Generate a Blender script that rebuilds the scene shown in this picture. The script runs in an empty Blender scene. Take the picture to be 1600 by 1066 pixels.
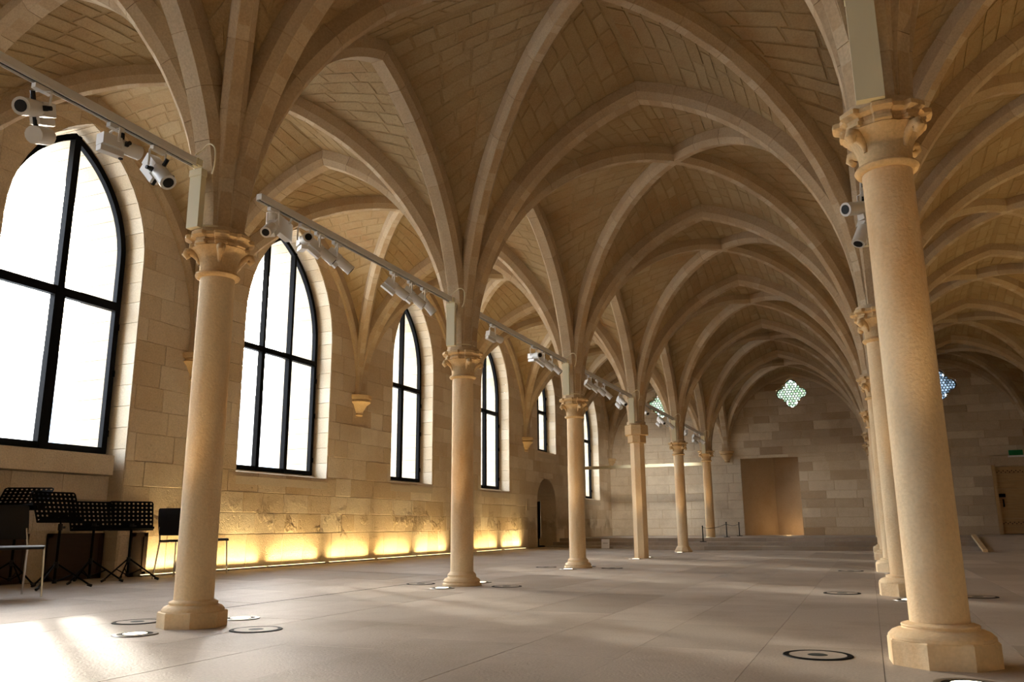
import bpy, math, random
from mathutils import Vector, Matrix
random.seed(7)
PI = math.pi
C = bpy.context.collection
sc = bpy.context.scene

# ------------------------------------------------------------------ camera
F_PX, PITCH, YAW, ROLL, EYE = 1280.4, math.radians(12.78), math.radians(22.95), math.radians(-0.47), 0.6272
FW = Vector((-math.sin(YAW)*math.cos(PITCH), math.cos(YAW)*math.cos(PITCH), math.sin(PITCH)))
RT = Vector((math.cos(YAW), math.sin(YAW), 0)); UP = RT.cross(FW)
R2 = RT*math.cos(ROLL) + UP*math.sin(ROLL); U2 = -RT*math.sin(ROLL) + UP*math.cos(ROLL)
cam = bpy.data.cameras.new('camera'); cam.sensor_width = 36; cam.lens = F_PX/1600*36; cam.clip_start = .02
camo = bpy.data.objects.new('camera', cam); C.objects.link(camo)
camo.matrix_world = Matrix(((R2.x, U2.x, -FW.x, 0), (R2.y, U2.y, -FW.y, 0), (R2.z, U2.z, -FW.z, EYE), (0, 0, 0, 1)))
sc.camera = camo

def pix(p):                                   # where a point lands in the 1600x1066 frame, and its depth
    q = Vector(p) - Vector((0, 0, EYE)); z = q.dot(FW)
    if z < .3: return None
    return 800 + F_PX*q.dot(R2)/z, 533 - F_PX*q.dot(U2)/z, z
def view_size(p, size):                       # rough size in pixels of a piece, 0 when out of the frame
    q = pix(p)
    if not q or not (-60 < q[0] < 1660 and -60 < q[1] < 1126): return 0
    return F_PX*size/q[2]

# ------------------------------------------------------------------ sky, sun, exposure
SKY, SUN = 15.0, 1.8
SUN_EL, SUN_AZ = math.radians(22.5), math.radians(-55.5)          # azimuth from +Y towards +X
w = bpy.data.worlds.new('sky'); sc.world = w; w.use_nodes = True
nt = w.node_tree; nt.nodes.clear()
out = nt.nodes.new('ShaderNodeOutputWorld'); bg = nt.nodes.new('ShaderNodeBackground')
sky = nt.nodes.new('ShaderNodeTexSky'); sky.sky_type = 'NISHITA'; sky.sun_disc = False
sky.sun_elevation = SUN_EL; sky.sun_rotation = SUN_AZ; sky.dust_density = 4; sky.air_density = 1.2
mixn = nt.nodes.new('ShaderNodeMixRGB'); mixn.inputs[0].default_value = .75      # thin white cloud over the blue
mul = nt.nodes.new('ShaderNodeMixRGB'); mul.blend_type = 'MULTIPLY'; mul.inputs[0].default_value = 1; mul.inputs[2].default_value = (.16, .16, .16, 1)
nt.links.new(sky.outputs[0], mul.inputs[1]); nt.links.new(mul.outputs[0], mixn.inputs[1]); mixn.inputs[2].default_value = (.86, .95, 1.12, 1)
nt.links.new(mixn.outputs[0], bg.inputs[0]); bg.inputs[1].default_value = SKY; nt.links.new(bg.outputs[0], out.inputs[0])
sl = bpy.data.lights.new('sun', 'SUN'); sl.energy = SUN; sl.angle = math.radians(1.6); sl.color = (1, .93, .82)
so = bpy.data.objects.new('sun', sl); C.objects.link(so)
so.rotation_euler = Vector((math.sin(SUN_AZ)*math.cos(SUN_EL), math.cos(SUN_AZ)*math.cos(SUN_EL), math.sin(SUN_EL))).to_track_quat('Z', 'Y').to_euler()
so.location = (-20, 12, 12)
vs = sc.view_settings; vs.view_transform = 'Standard'; vs.look = 'None'; vs.gamma = 1; vs.use_curve_mapping = False; vs.exposure = 0.36
sc.cycles.max_bounces = 10; sc.cycles.diffuse_bounces = 8; sc.cycles.glossy_bounces = 4; sc.cycles.transparent_max_bounces = 12
sc.cycles.sample_clamp_indirect = 6; sc.cycles.use_denoising = True; sc.cycles.caustics_reflective = False; sc.cycles.caustics_refractive = False

# ------------------------------------------------------------------ materials
def srgb(r, g, b):
    f = lambda c: (c/255/12.92 if c/255 <= .04045 else ((c/255+.055)/1.055)**2.4)
    return (f(r), f(g), f(b), 1)
def base_mat(name, col, rough=.8, metal=0, spec=.3):
    m = bpy.data.materials.new(name); m.use_nodes = True
    b = m.node_tree.nodes['Principled BSDF']
    b.inputs['Base Color'].default_value = col; b.inputs['Roughness'].default_value = rough
    b.inputs['Metallic'].default_value = metal; b.inputs['Specular IOR Level'].default_value = spec
    return m, m.node_tree, b
def stone(name, light, dark, stain, rough=.85, scale=3.0, bump=.25, grain=60, stain_amt=.5, pit=0.0, spec=.2, stretch=1, gr=(.88, 1.09)):
    m, t, b = base_mat(name, light, rough, 0, spec)
    N, L = t.nodes.new, t.links.new
    geo = N('ShaderNodeNewGeometry'); at = N('ShaderNodeAttribute'); at.attribute_name = 'tone'
    mx = N('ShaderNodeMixRGB'); mx.inputs[1].default_value = light; mx.inputs[2].default_value = dark; L(at.outputs['Fac'], mx.inputs[0])
    n1 = N('ShaderNodeTexNoise'); n1.inputs['Scale'].default_value = scale; n1.inputs['Detail'].default_value = 6; n1.inputs['Roughness'].default_value = .65
    mp = N('ShaderNodeMapping'); mp.inputs['Scale'].default_value = (1, 1, stretch); L(geo.outputs['Position'], mp.inputs[0]); L(mp.outputs[0], n1.inputs['Vector'])
    r1 = N('ShaderNodeMapRange'); r1.inputs[1].default_value = .45; r1.inputs[2].default_value = .72; r1.inputs[4].default_value = stain_amt; L(n1.outputs['Fac'], r1.inputs[0])
    m2 = N('ShaderNodeMixRGB'); m2.inputs[2].default_value = stain; L(r1.outputs[0], m2.inputs[0]); L(mx.outputs[0], m2.inputs[1])
    n2 = N('ShaderNodeTexNoise'); n2.inputs['Scale'].default_value = grain; n2.inputs['Detail'].default_value = 4; L(geo.outputs['Position'], n2.inputs['Vector'])
    r2 = N('ShaderNodeMapRange'); r2.inputs[1].default_value = .3; r2.inputs[2].default_value = .7; r2.inputs[3].default_value = gr[0]; r2.inputs[4].default_value = gr[1]; L(n2.outputs['Fac'], r2.inputs[0])
    m3 = N('ShaderNodeMixRGB'); m3.blend_type = 'MULTIPLY'; m3.inputs[0].default_value = 1; L(m2.outputs[0], m3.inputs[1]); L(r2.outputs[0], m3.inputs[2])
    last = m3
    n3 = N('ShaderNodeTexNoise'); n3.inputs['Scale'].default_value = scale*7; n3.inputs['Detail'].default_value = 8; L(geo.outputs['Position'], n3.inputs['Vector'])
    ad = N('ShaderNodeMath'); ad.operation = 'ADD'; L(n3.outputs['Fac'], ad.inputs[0]); L(n2.outputs['Fac'], ad.inputs[1])
    h = ad
    if pit:                                    # worn pockets and open pores
        v = N('ShaderNodeTexNoise'); v.inputs['Scale'].default_value = 22; v.inputs['Detail'].default_value = 3; L(geo.outputs['Position'], v.inputs['Vector'])
        rp = N('ShaderNodeMapRange'); rp.inputs[1].default_value = .63; rp.inputs[2].default_value = .72; L(v.outputs['Fac'], rp.inputs[0])
        mu = N('ShaderNodeMath'); mu.operation = 'MULTIPLY'; mu.inputs[1].default_value = -pit; L(rp.outputs[0], mu.inputs[0])
        h = N('ShaderNodeMath'); h.operation = 'ADD'; L(ad.outputs[0], h.inputs[0]); L(mu.outputs[0], h.inputs[1])
    bp = N('ShaderNodeBump'); bp.inputs['Strength'].default_value = bump; bp.inputs['Distance'].default_value = .012
    L(h.outputs[0], bp.inputs['Height']); L(bp.outputs[0], b.inputs['Normal']); L(last.outputs[0], b.inputs['Base Color'])
    return m
M = {}
M['wall'] = stone('wall_limestone', srgb(222, 208, 184), srgb(198, 176, 144), srgb(182, 152, 112), scale=1.1, bump=.5, pit=1.2)
M['back'] = stone('end_wall_limestone', srgb(224, 210, 186), srgb(168, 142, 112), srgb(168, 144, 110), scale=1.4, bump=.4)
M['mortar'] = stone('pale_mortar', srgb(214, 196, 166), srgb(200, 178, 146), srgb(182, 154, 116), bump=.3)
M['vmortar'] = stone('vault_mortar', srgb(162, 140, 104), srgb(152, 128, 92), srgb(140, 108, 70), bump=.4)
M['web'] = stone('vault_rubble', srgb(174, 154, 119), srgb(156, 131, 92), srgb(146, 102, 60), scale=1.3, bump=.5, stain_amt=.55)
M['rib'] = stone('rib_limestone', srgb(196, 178, 150), srgb(178, 154, 122), srgb(168, 136, 98), scale=2.0, bump=.25, stain_amt=.35)
M['column'] = stone('golden_limestone', srgb(234, 214, 180), srgb(224, 196, 150), srgb(212, 164, 106), rough=.7, scale=2.2, bump=.3, pit=.3, stain_amt=.75, stretch=.4, gr=(.94, 1.05))
M['capital'] = stone('capital_limestone', srgb(214, 190, 150), srgb(200, 168, 120), srgb(186, 142, 90), rough=.75, scale=5, bump=.25, stain_amt=.4)
M['reveal'] = stone('reveal_limestone', srgb(206, 192, 168), srgb(190, 172, 144), srgb(180, 156, 122), scale=2, bump=.2, stain_amt=.3)
M['floor'] = stone('floor_limestone', srgb(188, 176, 161), srgb(154, 142, 127), srgb(148, 131, 112), rough=.52, scale=1.3, bump=.22, grain=70, pit=1.2, spec=.28, stain_amt=.7)
M['joint'] = stone('floor_joint', srgb(140, 132, 122), srgb(134, 126, 116), srgb(128, 118, 106), bump=.1)
M['facade'] = stone('street_facade', srgb(232, 226, 214), srgb(220, 212, 198), srgb(214, 204, 186), bump=.1, stain_amt=.2)
M['paving'] = stone('street_paving', srgb(200, 198, 194), srgb(190, 188, 184), srgb(180, 178, 172), bump=.1)
M['black'] = base_mat('black_metal', srgb(9, 9, 10), .6, 0, .06)[0]
M['plastic'] = base_mat('black_plastic', srgb(14, 14, 15), .55, 0, .3)[0]
M['white'] = base_mat('white_paint', srgb(226, 224, 218), .4, 0, .4)[0]
M['cream'] = base_mat('cream_paint', srgb(222, 214, 182), .5, 0, .3)[0]
M['chrome'] = base_mat('chrome', srgb(215, 215, 215), .15, 1)[0]
M['steel'] = base_mat('brushed_steel', srgb(150, 146, 140), .38, 1)[0]
M['darkpane'] = base_mat('dark_window_glass', srgb(150, 165, 175), .1, 0, .6)[0]
M['lead'] = base_mat('lead_came', srgb(60, 66, 64), .6, .4)[0]
M['green'] = base_mat('green_sign', srgb(20, 120, 70), .5)[0]
M['card'] = base_mat('white_card', srgb(232, 232, 234), .6)[0]
M['grey'] = base_mat('grey_print', srgb(120, 120, 125), .6)[0]
M['red'] = base_mat('red_print', srgb(150, 50, 45), .6)[0]
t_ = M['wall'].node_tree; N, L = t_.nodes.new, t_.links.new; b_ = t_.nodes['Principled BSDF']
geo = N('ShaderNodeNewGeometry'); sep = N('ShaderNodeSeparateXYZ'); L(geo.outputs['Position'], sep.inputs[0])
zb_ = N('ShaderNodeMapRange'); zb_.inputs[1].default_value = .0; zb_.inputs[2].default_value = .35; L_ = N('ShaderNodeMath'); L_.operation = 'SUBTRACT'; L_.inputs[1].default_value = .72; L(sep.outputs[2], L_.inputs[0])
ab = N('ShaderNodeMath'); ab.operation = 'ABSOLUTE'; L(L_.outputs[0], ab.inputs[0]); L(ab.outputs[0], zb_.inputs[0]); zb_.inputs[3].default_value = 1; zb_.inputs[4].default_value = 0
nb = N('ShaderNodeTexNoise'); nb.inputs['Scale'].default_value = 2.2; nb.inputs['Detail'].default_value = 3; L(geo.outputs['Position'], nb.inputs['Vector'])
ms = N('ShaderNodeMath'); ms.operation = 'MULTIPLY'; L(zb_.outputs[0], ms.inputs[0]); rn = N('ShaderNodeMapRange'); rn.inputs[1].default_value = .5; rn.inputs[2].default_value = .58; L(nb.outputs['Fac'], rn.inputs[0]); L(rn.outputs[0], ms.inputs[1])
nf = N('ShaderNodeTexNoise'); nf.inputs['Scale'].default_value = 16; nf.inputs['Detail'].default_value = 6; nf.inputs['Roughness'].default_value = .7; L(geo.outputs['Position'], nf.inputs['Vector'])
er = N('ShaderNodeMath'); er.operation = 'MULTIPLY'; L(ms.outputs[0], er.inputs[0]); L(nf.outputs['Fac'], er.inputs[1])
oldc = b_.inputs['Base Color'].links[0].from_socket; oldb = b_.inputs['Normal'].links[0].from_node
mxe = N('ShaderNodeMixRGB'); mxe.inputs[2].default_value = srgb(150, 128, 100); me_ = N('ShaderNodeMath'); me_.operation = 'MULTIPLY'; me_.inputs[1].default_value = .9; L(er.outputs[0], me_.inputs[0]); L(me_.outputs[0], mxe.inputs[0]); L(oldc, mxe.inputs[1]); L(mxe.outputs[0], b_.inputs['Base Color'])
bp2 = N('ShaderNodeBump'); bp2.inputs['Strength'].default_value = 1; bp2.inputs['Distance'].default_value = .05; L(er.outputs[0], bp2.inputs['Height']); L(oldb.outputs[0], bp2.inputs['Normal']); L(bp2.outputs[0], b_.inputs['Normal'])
def wood(name, a, b_, rough=.6):
    m, t, b = base_mat(name, a, rough)
    N, L = t.nodes.new, t.links.new
    geo = N('ShaderNodeNewGeometry'); mp = N('ShaderNodeMapping'); mp.inputs['Scale'].default_value = (3, 3, 40); L(geo.outputs['Position'], mp.inputs[0])
    n = N('ShaderNodeTexNoise'); n.inputs['Scale'].default_value = 1.2; n.inputs['Detail'].default_value = 5; L(mp.outputs[0], n.inputs['Vector'])
    mx = N('ShaderNodeMixRGB'); mx.inputs[1].default_value = a; mx.inputs[2].default_value = b_; L(n.outputs['Fac'], mx.inputs[0]); L(mx.outputs[0], b.inputs['Base Color'])
    bp = N('ShaderNodeBump'); bp.inputs['Strength'].default_value = .2; bp.inputs['Distance'].default_value = .004; L(n.outputs['Fac'], bp.inputs['Height']); L(bp.outputs[0], b.inputs['Normal'])
    return m
M['door'] = wood('old_oak', srgb(206, 176, 130), srgb(172, 136, 90))
M['darkwood'] = wood('dark_timber', srgb(62, 42, 28), srgb(40, 27, 19))
M['lightwood'] = wood('pale_timber', srgb(214, 190, 150), srgb(190, 162, 120))
def glow(name, col, s):
    m = bpy.data.materials.new(name); m.use_nodes = True; t = m.node_tree; t.nodes.clear()
    o = t.nodes.new('ShaderNodeOutputMaterial'); e = t.nodes.new('ShaderNodeEmission'); e.inputs[0].default_value = col; e.inputs[1].default_value = s
    t.links.new(e.outputs[0], o.inputs[0]); return m
M['lens'] = glow('lit_lens', (1, .84, .6, 1), 6)
M['strip'] = glow('lit_diffuser', (1, .74, .34, 1), 3.5)
def glass(name, tint, gloss):
    m = bpy.data.materials.new(name); m.use_nodes = True; t = m.node_tree; t.nodes.clear()
    o = t.nodes.new('ShaderNodeOutputMaterial'); mx = t.nodes.new('ShaderNodeMixShader'); tr = t.nodes.new('ShaderNodeBsdfTransparent'); g = t.nodes.new('ShaderNodeBsdfGlossy')
    tr.inputs[0].default_value = tint; g.inputs['Roughness'].default_value = .02
    fr = t.nodes.new('ShaderNodeFresnel'); fr.inputs[0].default_value = gloss
    t.links.new(fr.outputs[0], mx.inputs[0]); t.links.new(tr.outputs[0], mx.inputs[1]); t.links.new(g.outputs[0], mx.inputs[2]); t.links.new(mx.outputs[0], o.inputs[0])
    return m
M['glass'] = glass('window_glass', (.96, .98, .98, 1), 1.3)
def leaded(name, cols):
    m = bpy.data.materials.new(name); m.use_nodes = True; t = m.node_tree; t.nodes.clear()
    N, L = t.nodes.new, t.links.new
    o = N('ShaderNodeOutputMaterial'); at = N('ShaderNodeAttribute'); at.attribute_name = 'tone'
    cr = N('ShaderNodeValToRGB'); cr.color_ramp.elements[0].color = cols[0]; cr.color_ramp.elements[1].color = cols[1]
    L(at.outputs['Fac'], cr.inputs[0])
    tl = N('ShaderNodeBsdfTranslucent'); tr = N('ShaderNodeBsdfTransparent'); mx = N('ShaderNodeMixShader'); mx.inputs[0].default_value = .22
    L(cr.outputs[0], tl.inputs[0]); L(cr.outputs[0], tr.inputs[0]); L(tl.outputs[0], mx.inputs[1]); L(tr.outputs[0], mx.inputs[2]); L(mx.outputs[0], o.inputs[0])
    return m
M['leaded'] = leaded('pale_green_leaded_glass', (srgb(84, 108, 80), srgb(124, 136, 122)))
M['leaded_dim'] = leaded('leaded_glass_dim_sky', (srgb(32, 42, 50), srgb(84, 98, 108)))  # darker copy of the leaded glass; a dimmer sky behind is put into its tint

# ------------------------------------------------------------------ mesh helpers
class MB:
    def __init__(s): s.v, s.f, s.t = [], [], []
    def add(s, vs_, fs, tone=.5):
        b = len(s.v); s.v += [tuple(p) for p in vs_]; s.t += [tone]*len(vs_); s.f += [tuple(i+b for i in f) for f in fs]
    def box(s, c, d, rz=0, tone=.5, M_=None):
        x, y, z = d[0]/2, d[1]/2, d[2]/2
        p = [Vector((i*x, j*y, k*z)) for k in (-1, 1) for j in (-1, 1) for i in (-1, 1)]
        R = M_ or Matrix.Rotation(rz, 3, 'Z'); c = Vector(c)
        s.add([c + R @ q for q in p], [(0, 2, 3, 1), (4, 5, 7, 6), (0, 1, 5, 4), (2, 6, 7, 3), (0, 4, 6, 2), (1, 3, 7, 5)], tone)
    def tube(s, pts, r, n=8, tone=.5, cap=True):
        pts = [Vector(p) for p in pts]; rr = r if isinstance(r, (list, tuple)) else [r]*len(pts)
        vs_, fs = [], []; prev = None
        for i, p in enumerate(pts):
            d = (pts[min(i+1, len(pts)-1)] - pts[max(i-1, 0)]).normalized()
            a = prev if prev is not None else (Vector((0, 0, 1)) if abs(d.z) < .9 else Vector((1, 0, 0)))
            u = (a - d*a.dot(d)).normalized(); prev = u; v = d.cross(u)
            for k in range(n):
                g = 2*PI*k/n; vs_.append(p + (u*math.cos(g) + v*math.sin(g))*rr[i])
        for i in range(len(pts)-1):
            for k in range(n):
                fs.append((i*n+k, i*n+(k+1) % n, (i+1)*n+(k+1) % n, (i+1)*n+k))
        if cap: fs += [tuple(range(n))[::-1], tuple(range((len(pts)-1)*n, len(pts)*n))]
        s.add(vs_, fs, tone)
    def lathe(s, prof, n=32, c=(0, 0, 0), rf=None, tone=.5, cap=True):      # prof: (r, z); rf(angle, i) scales the radius
        vs_, fs = [], []
        for i, (r, z) in enumerate(prof):
            for k in range(n):
                g = 2*PI*k/n; q = r*(rf(g, i) if rf else 1)
                vs_.append((c[0]+q*math.cos(g), c[1]+q*math.sin(g), c[2]+z))
        for i in range(len(prof)-1):
            for k in range(n): fs.append((i*n+k, i*n+(k+1) % n, (i+1)*n+(k+1) % n, (i+1)*n+k))
        if cap: fs += [tuple(range(n))[::-1], tuple(range((len(prof)-1)*n, len(prof)*n))]
        s.add(vs_, fs, tone)
    def sweep(s, rings, tone=.5, cap=True, closed=True):
        n = len(rings[0]); vs_ = [p for r in rings for p in r]; fs = []
        for i in range(len(rings)-1):
            for k in range(n if closed else n-1): fs.append((i*n+k, i*n+(k+1) % n, (i+1)*n+(k+1) % n, (i+1)*n+k))
        if cap: fs += [tuple(range(n))[::-1], tuple(range((len(rings)-1)*n, len(rings)*n))]
        s.add(vs_, fs, tone)
    def build(s, name, mat, parent=None, smooth=0, kind=None, loc=None, label=None):
        me = bpy.data.meshes.new(name); me.from_pydata(s.v, [], s.f)
        a = me.attributes.new('tone', 'FLOAT', 'POINT'); a.data.foreach_set('value', s.t)
        if mat: me.materials.append(M[mat] if isinstance(mat, str) else mat)
        if smooth and len(me.polygons):
            me.polygons.foreach_set('use_smooth', [True]*len(me.polygons)); me.set_sharp_from_angle(angle=smooth)
        o = bpy.data.objects.new(name, me); C.objects.link(o)
        if parent: o.parent = parent
        if kind: o['kind'] = kind
        if loc: o.location = loc
        if label: o['label'] = label
        return o
def thing(name, label, cat, loc=(0, 0, 0), rz=0, group=None):
    o = bpy.data.objects.new(name, None); C.objects.link(o); o.empty_display_size = .1
    o.location = loc; o.rotation_euler = (0, 0, rz); o['label'] = label; o['category'] = cat
    if group: o['group'] = group
    return o
def tag(o, label, cat, group=None):
    o['label'] = label; o['category'] = cat
    if group: o['group'] = group
    return o
def structure(name):
    o = bpy.data.objects.new(name, None); C.objects.link(o); o.empty_display_size = .1; o['kind'] = 'structure'; return o
def lamp(kind, name, loc, energy, col, parent, **kw):
    l = bpy.data.lights.new(name, kind); l.energy = energy; l.color = col
    for k, v in kw.items():
        if k != 'aim': setattr(l, k, v)
    o = bpy.data.objects.new(name, l); C.objects.link(o); o.parent = parent; o.location = loc
    if 'aim' in kw: o.rotation_euler = (-Vector(kw['aim'])).to_track_quat('Z', 'Y').to_euler()
    return o

# ------------------------------------------------------------------ plan of the hall
XW, XL, XR, XE = -8.30, -4.209, .257, 4.70           # window wall, two column rows, far side wall
Y0, D = 4.44, 4.0
YA, YB = Y0 - 2*D, Y0 + 6*D                          # end walls
ROOF = 6.35
def fz(x): return max(0, .022*(-4.9 - x))            # the floor climbs gently to the window wall
XG = -8.60; XO = -9.30                               # glass plane, outer face

def arch_hw(o, z):                                   # half width of a pointed opening at height z
    c, hw, zb, zs, za = o
    if z < zb or z > za: return None
    if z <= zs: return hw
    h = za - zs; R = (hw*hw + h*h)/(2*hw); q = R*R - (z-zs)**2
    return max(0, math.sqrt(max(q, 0)) - (R - hw))
def arch_outline(o, n=14):                           # bottom left, up, over, down to bottom right
    c, hw, zb, zs, za = o; L = [(c-hw, zb)]
    zz = [zs + (za-zs)*math.sin(PI/2*i/n) for i in range(n+1)]
    up = [(c - (arch_hw(o, z) or 0), z) for z in zz]; up[-1] = (c, za)
    return L + up + [(2*c - x, z) for x, z in up[-2::-1]] + [(c+hw, zb)]
def span_arch(o): return lambda z: (lambda h: None if h is None else (o[0]-h, o[0]+h))(arch_hw(o, z))
QF = .30
def quat_r(g):                                       # outline radius of a four-lobed window, lobes on the axes, points between
    lob = 0
    for k in range(4):
        a = g - k*PI/2; d = .305; rl = .18; s_ = (d*math.sin(a))**2
        if s_ < rl*rl and math.cos(a) > 0: lob = max(lob, d*math.cos(a) + math.sqrt(rl*rl - s_))
    return max(lob, .272/max(abs(math.cos(g)), abs(math.sin(g))))
def span_quat(c, zc, s_=1):
    tab = [(s_*quat_r(2*PI*i/720)*math.cos(2*PI*i/720), s_*quat_r(2*PI*i/720)*math.sin(2*PI*i/720)) for i in range(720)]
    def f(z):
        d = z - zc; xs = [abs(x) for x, y in tab if abs(y - d) < .012]
        return (c - max(xs), c + max(xs)) if xs else None
    return f
def span_rect(a, b, z0, z1): return lambda z: (a, b) if z0 <= z <= z1 else None

def strips(spans, a, b, z0, z1, dz):                 # solid pieces of a wall around its openings: (zlo, zhi, left/right at both ends)
    res = []; z = z0
    while z < z1 - 1e-6:
        zn = min(z1, z + dz); zm = (z+zn)/2
        cuts = sorted(s for s in (f(zm) for f in spans) if s)
        x = a
        for l, r in cuts:
            if l > x: res.append((z, zn, x, l))
            x = max(x, r)
        if x < b: res.append((z, zn, x, b))
        z = zn
    return res
def stones(to3, a, b, courses, spans, lens, mb_fn, gap=.004, th=.03, proud=.012, jit=.002, rnd=None, tsig=.32, pale=None):
    """courses of blocks cut round the openings; mb_fn(centre, size, MB) takes each finished block"""
    rnd = rnd or random.Random(3)
    for z0, z1 in courses:
        n = 1 if z1-z0 < .05 else 8
        x = a - rnd.random()*lens[0]
        while x < b:
            L = rnd.uniform(*lens); s0, s1 = max(a, x), min(b, x+L); x += L
            if s1 - s0 < .06: continue
            brk = sorted({b_ for f, bs in spans for b_ in bs if z0 + .01 < b_ < z1 - .01 and (lambda q: q and q[0] < s1 and q[1] > s0)(f(b_ - .004) or f(b_ + .004))})
            for z0_, z1_ in zip([z0]+brk, brk+[z1]): block(to3, s0, s1, z0_, z1_, n, spans, mb_fn, gap, th, proud, jit, rnd, tsig, pale)
def block(to3, s0, s1, z0, z1, n, spans, mb_fn, gap, th, proud, jit, rnd, tsig, pale):
            spans = [f for f, bs in spans]
            zs_ = [z0 + (z1-z0)*i/n for i in range(n+1)]
            touching = [f for f in spans if any((lambda q: q and q[0] < s1 and q[1] > s0)(f(min(max(z, z0+.002), z1-.002))) for z in zs_)]
            out_ = [([s0]*(n+1), [s1]*(n+1))]
            for f in touching:
                new = []
                for lo, hi in out_:
                    A = ([], []); B = ([], [])
                    for i, z in enumerate(zs_):
                        q = f(min(max(z, z0+.002), z1-.002))
                        if q is None: 
                            mid = (s0+s1)/2; c_ = f((z0+z1)/2); cc = (c_[0]+c_[1])/2 if c_ else (mid)
                            q = (cc, cc)
                        A[0].append(lo[i]); A[1].append(max(lo[i], min(hi[i], q[0])))
                        B[0].append(min(hi[i], max(lo[i], q[1]))); B[1].append(hi[i])
                    new += [A, B]
                out_ = new
            for lo, hi in out_:
                if max(h-l for l, h in zip(lo, hi)) < .05: continue
                g = gap/2
                simple = all(abs(q-lo[0]) < 1e-6 for q in lo) and all(abs(q-hi[0]) < 1e-6 for q in hi)
                idx = [0, n] if simple else [i for i in range(n+1) if hi[i]-lo[i] > max(gap, .015)]
                if len(idx) < 2: continue
                pl = []
                for i in idx: pl.append((min(hi[i]-g, lo[i]+g) if hi[i]-lo[i] > gap else (lo[i]+hi[i])/2, zs_[i] + (g if i == idx[0] else -g if i == idx[-1] else 0)))
                for i in list(idx)[::-1]: pl.append((max(lo[i]+g, hi[i]-g) if hi[i]-lo[i] > gap else (lo[i]+hi[i])/2, zs_[i] + (g if i == idx[0] else -g if i == idx[-1] else 0)))
                m = len(pl); cx = sum(p[0] for p in pl)/m; cz = sum(p[1] for p in pl)/m
                d = proud + rnd.uniform(-jit, jit); e = .006
                mb = MB(); tone = min(1, max(0, rnd.gauss(.45, tsig) if not pale or not pale(s0, z0) else rnd.gauss(.06, .05)))
                ins = lambda p: (p[0] + (e if p[0] < cx else -e), p[1] + (e if p[1] < cz else -e))
                vs_ = [to3(p[0], p[1], -th) for p in pl] + [to3(p[0], p[1], d-.005) for p in pl] + [to3(*ins(p), d) for p in pl]
                fs = [tuple(range(2*m, 3*m))] + [(k, (k+1) % m, m+(k+1) % m, m+k) for k in range(m)] + [(m+k, m+(k+1) % m, 2*m+(k+1) % m, 2*m+k) for k in range(m)]
                mb.add(vs_, fs, tone)
                mb_fn(to3(cx, cz, d), max(h-l for l, h in zip(lo, hi)), mb)
def place_pieces(items, limit, name, rest_name, mat, parent):        # the largest in view as objects, the others joined
    items.sort(key=lambda it: -view_size(it[0], it[1]))
    rest = MB()
    for i, (c, s_, mb) in enumerate(items):
        if i < limit and view_size(c, s_) > 9: mb.build(name, mat, parent)
        else:
            b = len(rest.v); rest.v += mb.v; rest.t += mb.t; rest.f += [tuple(k+b for k in f) for f in mb.f]
    if rest.v: rest.build(rest_name, mat, parent, kind='stuff')
def courses(z0, z1, lo, hi, rnd):
    r = []; z = z0
    while z < z1 - lo*.6:
        h = min(rnd.uniform(lo, hi), z1 - z); r.append((z, z+h)); z += h
    return r

# ------------------------------------------------------------------ window wall
WINS = [  # centre, half width, sill, spring, apex, mullions (offsets from centre)
    (6.48, .90, 1.54, 4.00, 5.42, (.03,)), (10.48, 1.05, 1.50, 3.75, 5.42, (-.34, .33)), (14.43, .78, 1.55, 3.85, 5.25, (.0,)),
    (18.50, .80, 1.56, 3.85, 5.25, (.0,)), (22.10, .70, 2.75, 4.15, 5.25, (.02,)), (26.32, .74, 1.54, 3.60, 5.10, (.02,)),
    (2.44, .90, 1.54, 4.00, 5.42, (0,)), (-1.56, .90, 1.54, 4.00, 5.42, (0,))]
def rev(o, g=.05): return (o[0], o[1]+g, o[2]-.06, o[3], o[4]+.08)        # opening in the wall face, a little wider than the frame
ws = structure('wall_left')
NICHE = (21.98, .74, 0.0, 1.25, 1.93)
OPEN = [rev(o) for o in WINS]; OPEN[0] = (6.48, .96, 0.0, 4.0, 5.50)      # the first one runs down to the floor with a thin infill
spans = [span_arch(o) for o in OPEN] + [span_arch(NICHE)]; SPB = [(f, [o[2], o[4]]) for f, o in zip(spans, OPEN + [NICHE])]
core = MB()
for z0, z1, a, b in strips(spans, YA-.3, YB+.3, -.1, ROOF, .04):
    core.add([(XW, a, z0), (XW, b, z0), (XW, b, z1), (XW, a, z1)], [(0, 1, 2, 3)])
sp2 = [span_arch(rev(o)) for o in WINS]
for z0, z1, a, b in strips(sp2, YA-.3, YB+.3, -.1, ROOF, .04):
    core.add([(XO, a, z0), (XO, b, z0), (XO, b, z1), (XO, a, z1)], [(0, 1, 2, 3)])
core.add([(XW, YA-.3, ROOF), (XW, YB+.3, ROOF), (XO, YB+.3, ROOF), (XO, YA-.3, ROOF)], [(0, 1, 2, 3)])
core.build('wall_core', 'mortar', ws)
rnd = random.Random(11)
items = []
cs = [(.09, .56), (.56, .86)] + courses(.86, ROOF-.4, .24, .36, rnd)
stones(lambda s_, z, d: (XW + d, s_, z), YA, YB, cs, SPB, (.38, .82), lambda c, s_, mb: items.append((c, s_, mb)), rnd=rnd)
place_pieces(items, 300, 'stone', 'upper_stones', 'wall', ws)
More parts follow.
